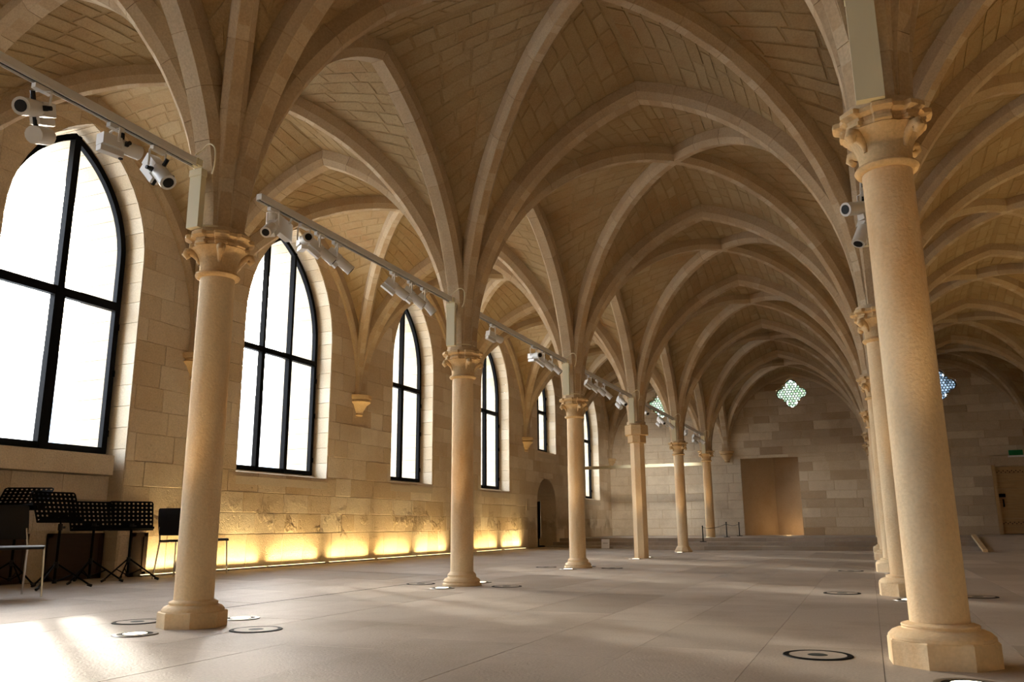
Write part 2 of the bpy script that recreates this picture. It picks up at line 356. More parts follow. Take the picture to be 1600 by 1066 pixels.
def jamb(o, x0, x1, parent, mat, bottom=True, blk=.26, out_gap=0.0, name='reveal'):
    pts = arch_outline(o, 12); dense = []
    for (a, z), (b, z2) in zip(pts[:-1], pts[1:]):
        L = math.hypot(b-a, z2-z); k = max(1, round(L/blk))
        dense += [(a+(b-a)*i/k, z+(z2-z)*i/k) for i in range(k)]
    dense.append(pts[-1]); mb = MB(); r = random.Random(5)
    for (a, z), (b, z2) in zip(dense[:-1], dense[1:]):
        t = r.random(); c0, zc = o[0], (o[2]+o[3])/2
        L = math.hypot(b-a, z2-z); ux, uz = (b-a)/L*.003, (z2-z)/L*.003; nx, nz = -(z2-z)/L, (b-a)/L
        q = [(a+ux, z+uz), (b-ux, z2-uz)]
        vs_ = []
        for x in (x0, x1):
            for d in (-.012, .03):
                for p in q: vs_.append((x, p[0] - nx*d*-1, p[1] + nz*d))
        mb.add(vs_, [(0, 1, 5, 4), (0, 2, 3, 1), (4, 5, 7, 6), (0, 4, 6, 2), (1, 3, 7, 5)], t)
        mb.add([(x0, a+nx*.02, z+nz*.02), (x0, b+nx*.02, z2+nz*.02), (x1, b+nx*.02, z2+nz*.02), (x1, a+nx*.02, z+nz*.02)], [(0, 1, 2, 3)], .9)
    return mb.build(name, mat, parent, kind='stuff')
for i, o in enumerate(WINS):
    op = OPEN[i]
    jamb(op, XG-.02, XW+.004, ws, 'reveal')
    jamb(rev(o, .0), XO, XG-.02, ws, 'reveal')
    if i != 0:                                                    # sloping inner sill
        mb = MB(); c, hw = op[0], op[1]
        mb.add([(XW+.02, c-hw, op[2]-.06), (XW+.02, c+hw, op[2]-.06), (XG+.0, c+hw, op[2]+.06), (XG, c-hw, op[2]+.06), (XW+.02, c-hw, op[2]-.18), (XW+.02, c+hw, op[2]-.18)], [(0, 1, 2, 3), (4, 5, 1, 0)], .2)
        mb.build('sill', 'reveal', ws)
    mb = MB(); c, hw = o[0], o[1]                                 # outer sill
    mb.box(((XO+XG)/2, c, o[2]-.05), (XG-XO, 2*hw+.02, .1)); mb.build('outer_sill', 'reveal', ws)
# thin infill and lintel slab under the first window
mb = MB()
for z0, z1, L in ((.05, .62, 3), (.62, .98, 2), (.98, 1.27, 3)):
    for k in range(L):
        a = 5.52 + 1.92*k/L; mb.box((XG+.02, a+.96/L, (z0+z1)/2), (.1, 1.92/L-.006, z1-z0-.006), tone=rnd.random())
mb.build('infill_stones', 'wall', ws, kind='stuff')
mb = MB(); mb.box((XG+.06, 6.45, 1.395), (.32, 1.80, .235), tone=.3); mb.build('sill_slab', 'wall', ws)
# niche in the wall
mb = MB(); out_ = arch_outline(NICHE, 10)
for (a, z), (b, z2) in zip(out_[:-1], out_[1:]):
    mb.add([(XW+.012, a, z), (XW+.012, b, z2), (XW-.62, b, z2), (XW-.62, a, z)], [(0, 1, 2, 3)])
mb.add([(XW-.62, 21.1, -.05), (XW-.62, 22.9, -.05), (XW-.62, 22.9, 2.0), (XW-.62, 21.1, 2.0)], [(0, 1, 2, 3)]); mb.build('niche_lining', 'wall', ws)

def window(n, o):
    c, hw, zb, zs, za, mul_ = o; W = structure('window_%d' % n)
    big = n == 1; fw = .075 if big else .065; dep = .07
    ol = arch_outline(o[:5], 14); mb = MB()
    cz = (zb+za)/2
    def inner(p, i):
        z = p[1]
        s_ = .9 if False else 1
        x = p[0]; 
        if z <= zs: xx = x + (fw if x < c else -fw)
        else:
            h = za-zs; R = (hw*hw+h*h)/(2*hw); cx_ = c - hw + R if x < c else c + hw - R
            if abs(x-c) < 1e-6: return (c, zs + math.sqrt(max((R-fw)**2 - (R-hw)**2, 0)))
            v = Vector((x-cx_, z-zs)); v = v.normalized()*(R-fw); xx = cx_ + v.x; z = zs + v.y
            if (x < c and xx > c) or (x > c and xx < c): xx = c; z = zs + math.sqrt(max((R-fw)**2 - (R-hw)**2, 0))
        if abs(p[1]-zb) < 1e-6: z = zb + fw
        return (xx, z)
    inn = [inner(p, i) for i, p in enumerate(ol)]
    rings = [[(XG+dep/2, p[0], p[1]), (XG+dep/2, q[0], q[1]), (XG-dep/2, q[0], q[1]), (XG-dep/2, p[0], p[1])] for p, q in zip(ol, inn)]
    rings.append(rings[0]); mb.sweep(rings, cap=False); mb.build('window_frame', 'black', W)
    zt = zb + (1.86 if n == 1 else 1.90) if n != 5 else zb + 1.15
    tw = .11 if big else .09
    mb = MB(); mb.box((XG, c, zt), (dep+.01, 2*hw-fw, tw)); mb.build('transom', 'black', W)
    xs = [c-hw+fw*.5] + [c+m_ for m_ in mul_] + [c+hw-fw*.5]
    for m_ in mul_:
        zz = zs + 0
        top = zs; h = za-zs; R = (hw*hw+h*h)/(2*hw)
        top = zs + math.sqrt(max(R*R - (R-hw+abs(m_))**2, 0)) - .01
        mw = .12 if big else (.07 if len(mul_) == 2 else .085)
        mb = MB(); mb.box((XG, c+m_, (zb+top)/2), (dep+.02, mw*.75, top-zb)); mb.box((XG, c+m_, (zb+zt)/2), (dep+.015, mw*1.15, zt-zb)); mb.build('mullion', 'black', W)
    mb = MB()                                                     # hinges on the frame edge
    for z in (zb+.25, zb+1.0, zb+1.6): mb.tube([(XG+.045, c+hw-.015, z-.04), (XG+.045, c+hw-.015, z+.04)], .014, 6)
    mb.build('hinge', 'black', W)
    for a, b in zip(xs[:-1], xs[1:]):
        mb = MB(); mb.add([(XG-.005, a, zb+fw*.5), (XG-.005, b, zb+fw*.5), (XG-.005, b, zt), (XG-.005, a, zt)], [(0, 1, 2, 3)]); mb.build('pane', 'glass', W)
        k = 10; pl = [(a, zt), (b, zt)]
        for i in range(k+1):
            x = b + (a-b)*i/k; d = abs(x-c); h = za-zs; R = (hw*hw+h*h)/(2*hw)
            pl.append((x, max(zt+.01, zs + math.sqrt(max(R*R - (R-hw+d)**2, 0)) - .02)))
        mb = MB(); mb.add([(XG-.005, p[0], p[1]) for p in pl], [tuple(range(len(pl)))]); mb.build('pane', 'glass', W)
    l = bpy.data.lights.new('window_portal', 'AREA'); l.shape = 'RECTANGLE'; l.size = za-zb; l.size_y = 2*hw; l.cycles.is_portal = True
    po = bpy.data.objects.new('window_portal', l); C.objects.link(po); po.parent = W; po.location = (XO-.05, c, (za+zb)/2); po.rotation_euler = (0, -PI/2, 0)
for i, o in enumerate(WINS): window(i+1, o)

# ------------------------------------------------------------------ far end wall, side wall, rear wall
wb = structure('wall_back')
QUATS = [(-6.38, 4.80), (-1.99, 4.90), (2.42, 4.86)]
NX0, NX1, NZ1 = -3.77, -1.95, 2.79
DX0, DX1, DZ1 = 3.52, 4.52, 2.62
DOOR = ((DX0+DX1)/2, (DX1-DX0)/2, .29, 2.40, 2.66)
spb = [span_quat(*q) for q in QUATS] + [span_rect(NX0, NX1, .2, NZ1), span_rect(DX0, DX1, .2, 2.58)]
core = MB()
for z0, z1, a, b in strips(spb, XO, XE+.3, -.1, ROOF, .02):
    core.add([(a, YB, z0), (b, YB, z0), (b, YB, z1), (a, YB, z1)], [(0, 1, 2, 3)])
core.build('wall_core', 'mortar', wb)
core = MB()
for z0, z1, a, b in strips([span_quat(*q, 1.9) for q in QUATS], XO, XE+.3, -.1, ROOF, .02):
    core.add([(a, YB+1.6, z0), (b, YB+1.6, z0), (b, YB+1.6, z1), (a, YB+1.6, z1)], [(0, 1, 2, 3)])
core.add([(XO, YB, ROOF), (XE+.3, YB, ROOF), (XE+.3, YB+1.6, ROOF), (XO, YB+1.6, ROOF)], [(0, 1, 2, 3)])
for x in (XO, XE+.3): core.add([(x, YB, -.1), (x, YB+1.6, -.1), (x, YB+1.6, ROOF), (x, YB, ROOF)], [(0, 1, 2, 3)])
core.build('outer_face', 'mortar', wb)
items = []; rnd = random.Random(21)
stones(lambda s_, z, d: (s_, YB - d, z), XW, XE, courses(.29, 5.9, .23, .34, rnd), [(f, b_) for f, b_ in zip(spb, ([4.34, 5.26], [4.44, 5.36], [4.4, 5.32], [NZ1], [2.58]))], (.5, 1.15), lambda c, s_, mb: items.append((c, s_, mb)), gap=.012, rnd=rnd, tsig=.22, pale=lambda x, z: x < -4.2 or (x < -3.2 and z < 2.9))
place_pieces(items, 300, 'stone', 'upper_stones', 'back', wb)
def quat_window(n, c, zc, mat, tone0):
    W = structure('window_%d' % n)
    mb = MB(); k = 144; ring = []
    for i in range(k):
        g = 2*PI*i/k; r = quat_r(g); ring.append((r*math.cos(g), r*math.sin(g)))
    r0 = [(c+x, YB-.014, zc+y) for x, y in ring]; rm = [(c+x, YB+.3, zc+y) for x, y in ring]; r1 = [(c+x*1.9, YB+1.6, zc+y*1.9) for x, y in ring]
    mb.sweep([r0, rm, r1], cap=False); mb.build('reveal', 'capital', W)
    mb = MB(); rim = [[(c+x*s_, YB+y_, zc+y*s_) for s_, y_ in ((1.0, .22), (.94, .22), (.94, .28), (1.0, .28))] for x, y in ring]
    rim.append(rim[0]); mb.sweep(rim, cap=False); mb.build('window_frame', 'lead', W)
    mb = MB(); cm = MB(); s_ = .092; r = random.Random(n)
    for j in range(-9, 10):
        for i in range(-9, 10):
            x = (i + (j % 2)*.5)*s_; y = j*s_*.866; d = math.hypot(x, y)
            if d > quat_r(math.atan2(y, x))*.98: continue
            pts = [(c+x+.043*math.cos(PI/3*q+PI/6), YB+.25, zc+y+.043*math.sin(PI/3*q+PI/6)) for q in range(6)]
            mb.add([(c+x, YB+.243, zc+y)] + pts, [(0, q+1, (q+1) % 6+1) for q in range(6)], r.random()**.6)
            ring6 = [[(c+x+rr*math.cos(PI/3*q+PI/6), YB+yy, zc+y+rr*math.sin(PI/3*q+PI/6)) for rr, yy in ((.040, .243), (.0535, .243), (.0535, .257), (.040, .257))] for q in range(7)]
            cm.sweep(ring6, cap=False)
    mb.build('glass_roundel', mat, W, kind='stuff'); cm.build('lead_came', 'lead', W, kind='stuff')
quat_window(9, *QUATS[1], 'leaded', 1); quat_window(10, *QUATS[0], 'leaded', 1); quat_window(11, *QUATS[2], 'leaded_dim', .3)
# blocked opening with a slanting cheek
mb = MB(); zf, zt = .29, NZ1
bx, by = -2.83, YB+1.15
mb.add([(NX0, YB-.012, zf), (bx, by, zf), (bx, by, zt+.25), (NX0, YB-.012, zt)], [(0, 1, 2, 3)], .6)
mb.add([(bx, by, zf), (NX1-.02, YB+.75, zf), (NX1-.02, YB+.75, zt+.2), (bx, by, zt+.25)], [(0, 1, 2, 3)], .7)
mb.build('slanting_cheek', 'back', wb)
mb = MB(); mb.add([(NX1, YB-.012, zf), (NX1, YB+.78, zf), (NX1, YB+.78, zt+.2), (NX1, YB-.012, zt)], [(0, 1, 2, 3)], 0); mb.build('jamb', 'reveal', wb)
mb = MB(); mb.add([(NX0, YB-.012, zt), (NX1, YB-.012, zt), (NX1, YB+.8, zt+.2), (bx, by, zt+.25)], [(0, 1, 2, 3)], 0); mb.build('lintel', 'reveal', wb)
lamp('POINT', 'niche_glow', (-2.45, YB+.35, .45), 4.5, (1, .62, .28), wb, shadow_soft_size=.08)
# oak door
dr = structure('door_1'); mb = MB()
mb.box((DX0+.045, YB+.05, 1.3), (.09, .2, 2.02), tone=.4); mb.box((DX1-.045, YB+.05, 1.3), (.09, .2, 2.02)); mb.build('door_frame', 'door', dr)
ol = arch_outline(DOOR, 8); mb = MB()
mb.add([(p[0], YB+.0, max(p[1], 2.28)) for p in ol[1:-1]] + [(DX1, YB, 2.28), (DX0, YB, 2.28)], [tuple(range(len(ol)))]); mb.build('tympanum', 'back', dr)
for k in range(9):
    z0 = .31 + k*.218; mb = MB(); mb.box(((DX0+DX1)/2, YB+.1, z0+.107), (DX1-DX0-.18, .05, .212), tone=(k*37 % 10)/10); mb.build('plank', 'door', dr)
for z in (.62, 2.12):
    mb = MB()
    for k in range(14):
        x = DX0+.14 + k*.055; mb.box((x, YB+.07, z+(.02 if k % 2 else -.02)), (.026, .02, .026), M_=Matrix.Rotation(PI/4, 3, 'Y'))
    mb.build('rivet_band', 'darkwood', dr)
mb = MB(); mb.box((DX0+.16, YB+.04, 1.42), (.22, .08, .1)); mb.build('lock', 'black', dr)
mb = MB(); mb.tube([(DX0+.2, YB+.06, 1.3), (DX0+.2, YB+.0, 1.3), (DX0+.2, YB+.0, 1.1), (DX0+.2, YB+.06, 1.1)], .02, 8); mb.build('handle', 'black', dr)
sg = thing('exit_sign', 'small green emergency sign fixed above the oak door', 'sign', (4.2, YB-.02, 2.60))
mb = MB(); mb.box((0, -.03, .06), (.36, .06, .15)); mb.build('sign_face', 'green', sg)
mb = MB(); mb.box((0, -.035, -.045), (.42, .07, .05)); mb.build('base_strip', 'card', sg)
# side wall and rear wall (only their edges can be glimpsed)
wr = structure('wall_right'); mb = MB()
mb.add([(XE, YA-.3, -.1), (XE, YB+1.6, -.1), (XE, YB+1.6, ROOF), (XE, YA-.3, ROOF)], [(0, 1, 2, 3)]); mb.build('wall_core', 'mortar', wr)
items = []; rnd = random.Random(31)
stones(lambda s_, z, d: (XE - d, s_, z), YA, YB, courses(.02, 5.8, .26, .36, rnd), [], (.5, .9), lambda c, s_, mb: items.append((c, s_, mb)), rnd=rnd)
place_pieces(items, 60, 'stone', 'wall_stones', 'wall', wr)
wf = structure('wall_front'); mb = MB()
mb.add([(XO, YA, -.1), (XE+.3, YA, -.1), (XE+.3, YA, ROOF), (XO, YA, ROOF)], [(0, 1, 2, 3)]); mb.build('wall_core', 'mortar', wf)
items = []
stones(lambda s_, z, d: (s_, YA + d, z), XW, XE, courses(.02, 5.8, .26, .36, rnd), [], (.6, 1.1), lambda c, s_, mb: items.append((c, s_, mb)), rnd=rnd)
place_pieces(items, 0, 'stone', 'wall_stones', 'wall', wf)

# ------------------------------------------------------------------ floor
fl = structure('floor'); mb = MB()
for x0, x1 in ((XO, -4.9), (-4.9, XE+.2)):
    mb.add([(x0, YA-.2, fz(x0)-.006), (x1, YA-.2, fz(x1)-.006), (x1, YB+.2, fz(x1)-.006), (x0, YB+.2, fz(x0)-.006)], [(0, 1, 2, 3)])
mb.build('floor_bed', 'joint', fl)
items = []; rnd = random.Random(41); xs = []
x = -4.9
while x > XW: xs.append((max(XW, x-.58), x)); x -= .58
x = -4.9; wd = [.62, .55, .66, .58, .70, .60, .62, .57]
k = 0
while x < XE: 
    x1 = x + wd[k % 8]
    if abs(x1) < .35 and x < -.2: x1 = 0
    xs.append((x, min(XE, x1))); x = x1; k += 1
for x0, x1 in xs:
    y = YA - rnd.random()
    while y < 21.9:
        L = rnd.uniform(1.0, 1.9); a, b = max(YA, y), min(21.9, y+L); y += L
        if b-a < .1: continue
        g = .0014; dz = rnd.uniform(-.0006, .0006); q = [(x0+g, a+g), (x1-g, a+g), (x1-g, b-g), (x0+g, b-g)]
        mb = MB(); mb.add([(u, v, fz(u)-.006) for u, v in q] + [(u, v, fz(u)+dz) for u, v in q], [(4, 5, 6, 7), (0, 1, 5, 4), (1, 2, 6, 5), (2, 3, 7, 6), (3, 0, 4, 7)], min(1, max(0, rnd.gauss(.45, .25))))
        items.append((((x0+x1)/2, (a+b)/2, 0), b-a, mb))
place_pieces(items, 300, 'floor_slab', 'outlying_slabs', 'floor', fl)
mb = MB()
mb.add([(-4.91, 5.3, fz(-4.91)+.0012), (-4.885, 5.3, .0012), (-4.885, 9.86, .0012), (-4.91, 9.86, fz(-4.91)+.0012)], [(0, 1, 2, 3)])
mb.add([(-8.2, 10.02, fz(-8.2)+.0015), (-4.9, 9.86, .0015), (-4.9, 9.885, .0015), (-8.2, 10.045, fz(-8.2)+.0015)], [(0, 1, 2, 3)])
mb.build('floor_channel', 'black', fl)
pf = structure('floor_platform')
for y0, y1, z0, z1 in ((21.9, 22.48, -.05, .10), (22.45, 23.05, -.05, .195), (23.0, YB+1.7, -.05, .29)):
    L = XE - XW; n = 9; 
    for k in range(n):
        a = XW + L*k/n; mb = MB(); mb.box((a+L/n/2, (y0+y1)/2, (z0+z1)/2), (L/n-.004, y1-y0, z1-z0), tone=rnd.random()*.8); mb.build('step_block' if y1 < 24 else 'platform_slab', 'floor', pf)
rp = thing('ramp', 'low access ramp with pale timber edge board beside the steps', 'ramp', (0, 0, 0))
mb = MB(); mb.add([(2.32, 21.15, .004), (4.66, 21.15, .004), (4.66, 23.04, .30), (2.32, 23.04, .30), (2.32, 21.15, .0), (4.66, 21.15, 0), (4.66, 23.04, 0), (2.32, 23.04, 0)], [(0, 1, 2, 3), (4, 5, 1, 0), (5, 6, 2, 1), (6, 7, 3, 2), (7, 4, 0, 3)], .3); mb.build('ramp_surface', 'floor', rp)
mb = MB(); ring = lambda y, z: [(2.24, y, z-.0), (2.33, y, z), (2.33, y, z+.06), (2.24, y, z+.06)]
mb.sweep([ring(21.12, 0), ring(23.06, .30)]); mb.build('edge_board', 'lightwood', rp)

# ------------------------------------------------------------------ vaults
ceil = structure('ceiling')
XS = [XW, XL, XR, XE]; YS = [YA + D*k for k in range(9)]
def support(i, j):                                    # springing height and start offset at a grid node
    wallx = i in (0, 3); wally = j in (0, 8)
    return (2.93, .10) if (wallx or wally) else (2.63, .155)
ZT, ZLONG, ZK, ZWALL = 5.36, 5.30, 5.46, 5.62
def half_arc(P, z0, r0, T, za, n):                    # intrados from the support to the apex, with outward normals
    P = Vector(P); T = Vector(T); s_ = (T-P).length; d = (T-P)/s_; s_ -= r0; h = za - z0; pts = []
    circ = h >= s_; R = (s_*s_+h*h)/(2*s_) if circ else 0; pm = math.asin(min(1, h/R)) if circ else PI/2
    for k in range(n+1):
        p = pm*k/n
        if circ: x, z, nx, nz = R*(1-math.cos(p)), R*math.sin(p), -math.cos(p), math.sin(p)
        else:
            x, z = s_*(1-math.cos(p)), h*math.sin(p); nx, nz = -math.cos(p)*h, math.sin(p)*s_; q = math.hypot(nx, nz); nx /= q; nz /= q
        if k == n: nx, nz = 0, 1/max(nz, .3)
        pts.append((Vector((P.x+d.x*(r0+x), P.y+d.y*(r0+x), z0+z)), Vector((d.x*nx, d.y*nx, nz))))
    return pts, Vector((-d.y, d.x, 0))
SEC = {'transverse_rib': (.115, .07, .075), 'arcade_rib': (.115, .07, .075), 'diagonal_rib': (.09, .045, .075), 'wall_rib': (.10, .06, .06)}
RIBS = []                                             # (name, [half arcs])
def node(i, j): return (XS[i], YS[j])
for j in range(9):
    for i in range(3):
        a, b = node(i, j), node(i+1, j); mid = ((a[0]+b[0])/2, a[1]); end = j in (0, 8)
        nm = 'wall_rib' if end else 'transverse_rib'
        hs = []
        for ii, p in ((i, a), (i+1, b)):
            z0, r0 = support(ii, j); hs.append((p, z0, r0, mid, ZT+(.1 if end else 0)))
        RIBS.append((nm, hs))
for i in range(4):
    for j in range(8):
        a, b = node(i, j), node(i, j+1); mid = (a[0], (a[1]+b[1])/2); wl = i in (0, 3)
        hs = []
        for jj, p in ((j, a), (j+1, b)):
            z0, r0 = support(i, jj); hs.append((p, z0, r0, mid, ZWALL if wl else ZLONG))
        RIBS.append(('wall_rib' if wl else 'arcade_rib', hs))
for i in range(3):
    for j in range(8):
        K = ((XS[i]+XS[i+1])/2, (YS[j]+YS[j+1])/2)
        for (i1, j1), (i2, j2) in (((i, j), (i+1, j+1)), ((i+1, j), (i, j+1))):
            hs = []
            for ii, jj in ((i1, j1), (i2, j2)):
                z0, r0 = support(ii, jj); hs.append((node(ii, jj), z0, r0, K, ZK))
            RIBS.append(('diagonal_rib', hs))
def rib_ring(p, n, lat, hw, sw, ch, dep=.24, inset=0):
    q = [(-sw+inset, inset), (sw-inset, inset), (hw-inset, ch+inset*.4), (hw-inset, dep), (-hw+inset, dep), (-hw+inset, ch+inset*.4)]
    return [p + lat*u + n*v for u, v in q]
rr = random.Random(51); VO = []
for nm, hs in RIBS:
    hw, sw, ch = SEC[nm]; core = MB(); blocks = []
    for P, z0, r0, T, za in hs:
        pts, lat = half_arc(P, z0, r0, T, za, 27)
        core.sweep([rib_ring(p, n, lat, hw, sw, ch, inset=.006) for p, n in pts[::3]], tone=.9)
        k = 0
        while k < 27:
            st = min(27, k+3); seg = pts[k:st+1]
            a, an = seg[0]; b, bn = seg[-1]; g = (b-a).normalized()*.0025
            rings = [rib_ring(p, n, lat, hw, sw, ch) for p, n in seg]
            rings[0] = [v+g for v in rings[0]]; rings[-1] = [v-g for v in rings[-1]]
            if st - k == 3: rings.pop(1) if False else None
            mb = MB(); mb.sweep(rings, tone=min(1, max(0, rr.gauss(.4, .2)))); c = (a+b)/2; blocks.append((c, (b-a).length, mb)); k = st
    VO.append((max(sorted(view_size(c, s_) for c, s_, _ in blocks)[-6:][:1] or [0]), nm, core, blocks))
VO.sort(key=lambda q: -q[0]); left = 300
for sz, nm, core, blocks in VO:
    ro = core.build(nm, 'rib', ceil, smooth=.5)
    vis = [b for b in blocks if view_size(b[0], b[1]) > 10]
    rest = MB()
    for b in blocks:
        if left > 0 and len(vis) >= 5 and b in vis and sz > 30: b[2].build('voussoir', 'rib', ro, smooth=.5); left -= 1
        else:
            k = len(rest.v); rest.v += b[2].v; rest.t += b[2].t; rest.f += [tuple(q+k for q in f) for f in b[2].f]
    if rest.v: rest.build('voussoirs', 'rib', ro, smooth=.5, kind='stuff')
# webs between the ribs
bed = MB(); items = []; NS = 26; OFF = .165; rw = random.Random(61)
def web_pts(P, z0, r0, T, za):
    pts, lat = half_arc(P, z0, r0, T, za, NS)
    return [p + n*OFF for p, n in pts]
for i in range(3):
    for j in range(8):
        K = ((XS[i]+XS[i+1])/2, (YS[j]+YS[j+1])/2)
        for di in (0, 1):
            for dj in (0, 1):
                ii, jj = i+di, j+dj; P = node(ii, jj); z0, r0 = support(ii, jj)
                Dg = web_pts(P, z0, r0, K, ZK)
                wl = ii in (0, 3); end = jj in (0, 8)
                for T, za in ((((XS[i]+XS[i+1])/2, P[1]), ZT+(.1 if end else 0)), ((P[0], (YS[j]+YS[j+1])/2), ZWALL if wl else ZLONG)):
                    A = web_pts(P, z0, r0, T, za)
                    def S(u, v, up=0):
                        f = u*NS; k = min(NS-1, int(f)); f -= k
                        a = A[k].lerp(A[k+1], f); d = Dg[k].lerp(Dg[k+1], f); q = a.lerp(d, v)
                        wdt = (a-d).length; q.z += .10*math.sin(PI*v)*min(1, wdt/2.0)*.6 + up
                        return q
                    g = [[S(k/NS, v/4, .018) for v in range(5)] for k in range(NS+1)]
                    bed.add([p for r in g for p in r], [(k*5+v, k*5+v+1, (k+1)*5+v+1, (k+1)*5+v) for k in range(NS) for v in range(4)], .5)
                    u = .14; cnt = 0
                    while u < .985:
                        du = rw.uniform(.034, .052); u1 = min(1, u+du); um = (u+u1)/2
                        wdt = (S(um, 0)-S(um, 1)).length
                        if wdt > .22:
                            x = .05/wdt; xe = 1-.05/wdt; x -= rw.random()*.15/wdt
                            while x < xe - .02:
                                L = rw.uniform(.22, .62)/wdt; x1 = min(xe, x+L)
                                if xe - x1 < .1/wdt: x1 = xe
                                xa = max(.03/wdt, x); gl = .005 if view_size(S(um, (xa+min(xe, x+L))/2), .4) > 60 else .003; gu = gl/3.6
                                c = S(um, (xa+x1)/2); near = view_size(c, .4)
                                jt = lambda s_: rw.uniform(-s_, s_)
                                ua, ub, va, vb = u+gu, u1-gu, xa+gl/wdt, x1-gl/wdt
                                if vb > va+.01:
                                    dn = (.007 if near > 60 else .011)+jt(.002)
                                    if near > 25:
                                        c4 = [(ua+jt(.002), va, ), (ua+jt(.003), (va+vb)/2), (ua+jt(.002), vb), (ub+jt(.002), vb), (ub+jt(.003), (va+vb)/2), (ub+jt(.002), va)]
                                    else: c4 = [(ua, va), (ua, vb), (ub, vb), (ub, va)]
                                    m = len(c4); uc, vc = (ua+ub)/2, (va+vb)/2
                                    top = [S(a_, b_, .03) for a_, b_ in c4]; lo = [S(uc+(a_-uc)*.88, vc+(b_-vc)*(1-.03/max(.05, (vb-va)*wdt)), dn) for a_, b_ in c4]
                                    mb = MB(); mb.add(top+lo, [tuple(range(m, 2*m))] + [(q, (q+1) % m, m+(q+1) % m, m+q) for q in range(m)], min(1, max(0, rw.gauss(.45, .17))))
                                    items.append((c, (vb-va)*wdt, mb))
                                x = x1
                        u = u1
bed.build('web_bed', 'vmortar', ceil, smooth=.6)
place_pieces(items, 300, 'web_stone', 'web_stones', 'web', ceil)
mb = MB(); mb.box(((XO+XE)/2, (YA+YB)/2+.7, ROOF+.06), (XE-XO+1, YB-YA+3, .12)); mb.build('roof_slab', 'mortar', ceil)

# ------------------------------------------------------------------ corbels on the walls
def corbel(parent, p, rz, s_=1.0):
    mb = MB(); n = 24
    half = lambda r, z: [(max(0.0, r*math.cos(-PI/2+PI*k/(n))), r*math.sin(-PI/2+PI*k/n), z) for k in range(n+1)]
    prof = [(.0, -.31), (.07, -.305), (.075, -.29), (.06, -.275), (.085, -.22), (.135, -.13), (.175, -.10), (.19, -.085), (.165, -.07), (.165, -.05), (.20, -.035), (.205, .02), (.18, .03)]
    R = Matrix.Rotation(rz, 3, 'Z')
    mb.sweep([[Vector(p) + R @ Vector(q) for q in half(r*s_*1.05, z*s_)] for r, z in prof], closed=False)
    return mb.build('corbel', 'capital', parent, smooth=.5)
for j in range(0, 9): corbel(ws, (XW+.005, YS[j], 2.93), 0, 1.1); corbel(wr, (XE-.005, YS[j], 2.93), PI)
for i in (1, 2): corbel(wb, (XS[i], YB-.005, 3.03), -PI/2, 1.15); corbel(wf, (XS[i], YA+.005, 3.0), PI/2, 1.15)

# ------------------------------------------------------------------ columns
def octa(g, r=1): return 1/math.cos(((g + PI/8) % (PI/4)) - PI/8)
SH = .125
def plinth(t, kind, z=0):
    mb = MB()
    if kind == 'octagon':
        mb.lathe([(.222, 0), (.222, .095), (.214, .102)], 8, (0, 0, z))
        b = mb.build('plinth', 'column', t, smooth=.3); b.rotation_euler = (0, 0, PI/8 + .3)
        mb = MB(); mb.lathe([(.19, .09), (.2, .1), (.2, .112), (.185, .13), (.165, .137), (.152, .143), (.158, .152), (.155, .16), (.14, .166), (.128, .172)], 40, (0, 0, z)); mb.build('torus', 'column', t, smooth=.7); return .17
    if kind == 'great':
        mb.lathe([(.242, 0), (.242, .105), (.235, .112)], 8, (0, 0, z)); b = mb.build('plinth', 'column', t, smooth=.3); b.rotation_euler = (0, 0, PI/8 + .08)
        mb = MB(); mb.lathe([(.21, .09), (.226, .112), (.225, .125), (.208, .142), (.185, .152), (.166, .156), (.163, .162), (.167, .168), (.165, .174), (.145, .18), (.128, .184)], 48, (0, 0, z)); mb.build('torus', 'column', t, smooth=.7); return .182
    if kind == 'round':
        mb.lathe([(.215, 0), (.215, .02), (.20, .035), (.205, .05), (.19, .075), (.165, .085), (.155, .10), (.16, .115), (.145, .135), (.128, .15)], 40, (0, 0, z)); mb.build('base_moulding', 'column', t, smooth=.6); return .145
    if kind == 'cone':
        mb.lathe([(.215, 0), (.215, .03), (.20, .05), (.15, .13), (.13, .145)], 8, (0, 0, z)); mb.build('base_moulding', 'column', t, smooth=.5); return .14
    return 0
def capital(t, zb, lobes=8, crocket=4, rich=1.0):
    mb = MB(); mb.lathe([(.128, -.022), (.15, -.014), (.157, 0), (.15, .014), (.128, .022)], 40, (0, 0, zb)); mb.build('astragal', 'capital', t, smooth=.8)
    pr = [(.128, .02), (.130, .07), (.137, .11), (.152, .15), (.176, .178), (.192, .192), (.186, .2), (.165, .205)]
    def rf(g, i):
        u = max(0, min(1, (i-2)/3)); return 1 + u*.07*(abs(math.cos(4*g))**.6 - .4)
    mb = MB(); mb.lathe(pr, 64, (0, 0, zb), rf); bell = mb.build('bell', 'capital', t, smooth=.7)
    for k in range(crocket):
        g = PI/4 + 2*PI*k/crocket; R = Matrix.Rotation(g, 3, 'Z')
        mb = MB(); path = [(.130, .08), (.142, .12), (.165, .15), (.195, .17), (.218, .168), (.226, .148), (.214, .134), (.202, .142)]
        mb.tube([R @ Vector((x, 0, zb+z)) for x, z in path], [.012, .018, .024, .03, .033, .03, .024, .014], 10)
        mb.build('crocket', 'capital', bell, smooth=1.0)
    def ra(g, i): return 1.04 + .07*(1 if math.cos(8*g) > -.35 else -1)
    mb = MB(); n = 96
    pa = [(.176, .196), (.19, .204), (.19, .222), (.178, .230), (.184, .246), (.21, .256), (.218, .262), (.218, .285), (.205, .292)]
    mb.lathe(pa, n, (0, 0, zb), ra); mb.build('abacus', 'capital', t, smooth=.5)
    mb = MB(); mb.lathe([(.19, .28), (.19, .33)], 24, (0, 0, zb)); mb.build('springer', 'rib', t, smooth=.5)
COLS = {}
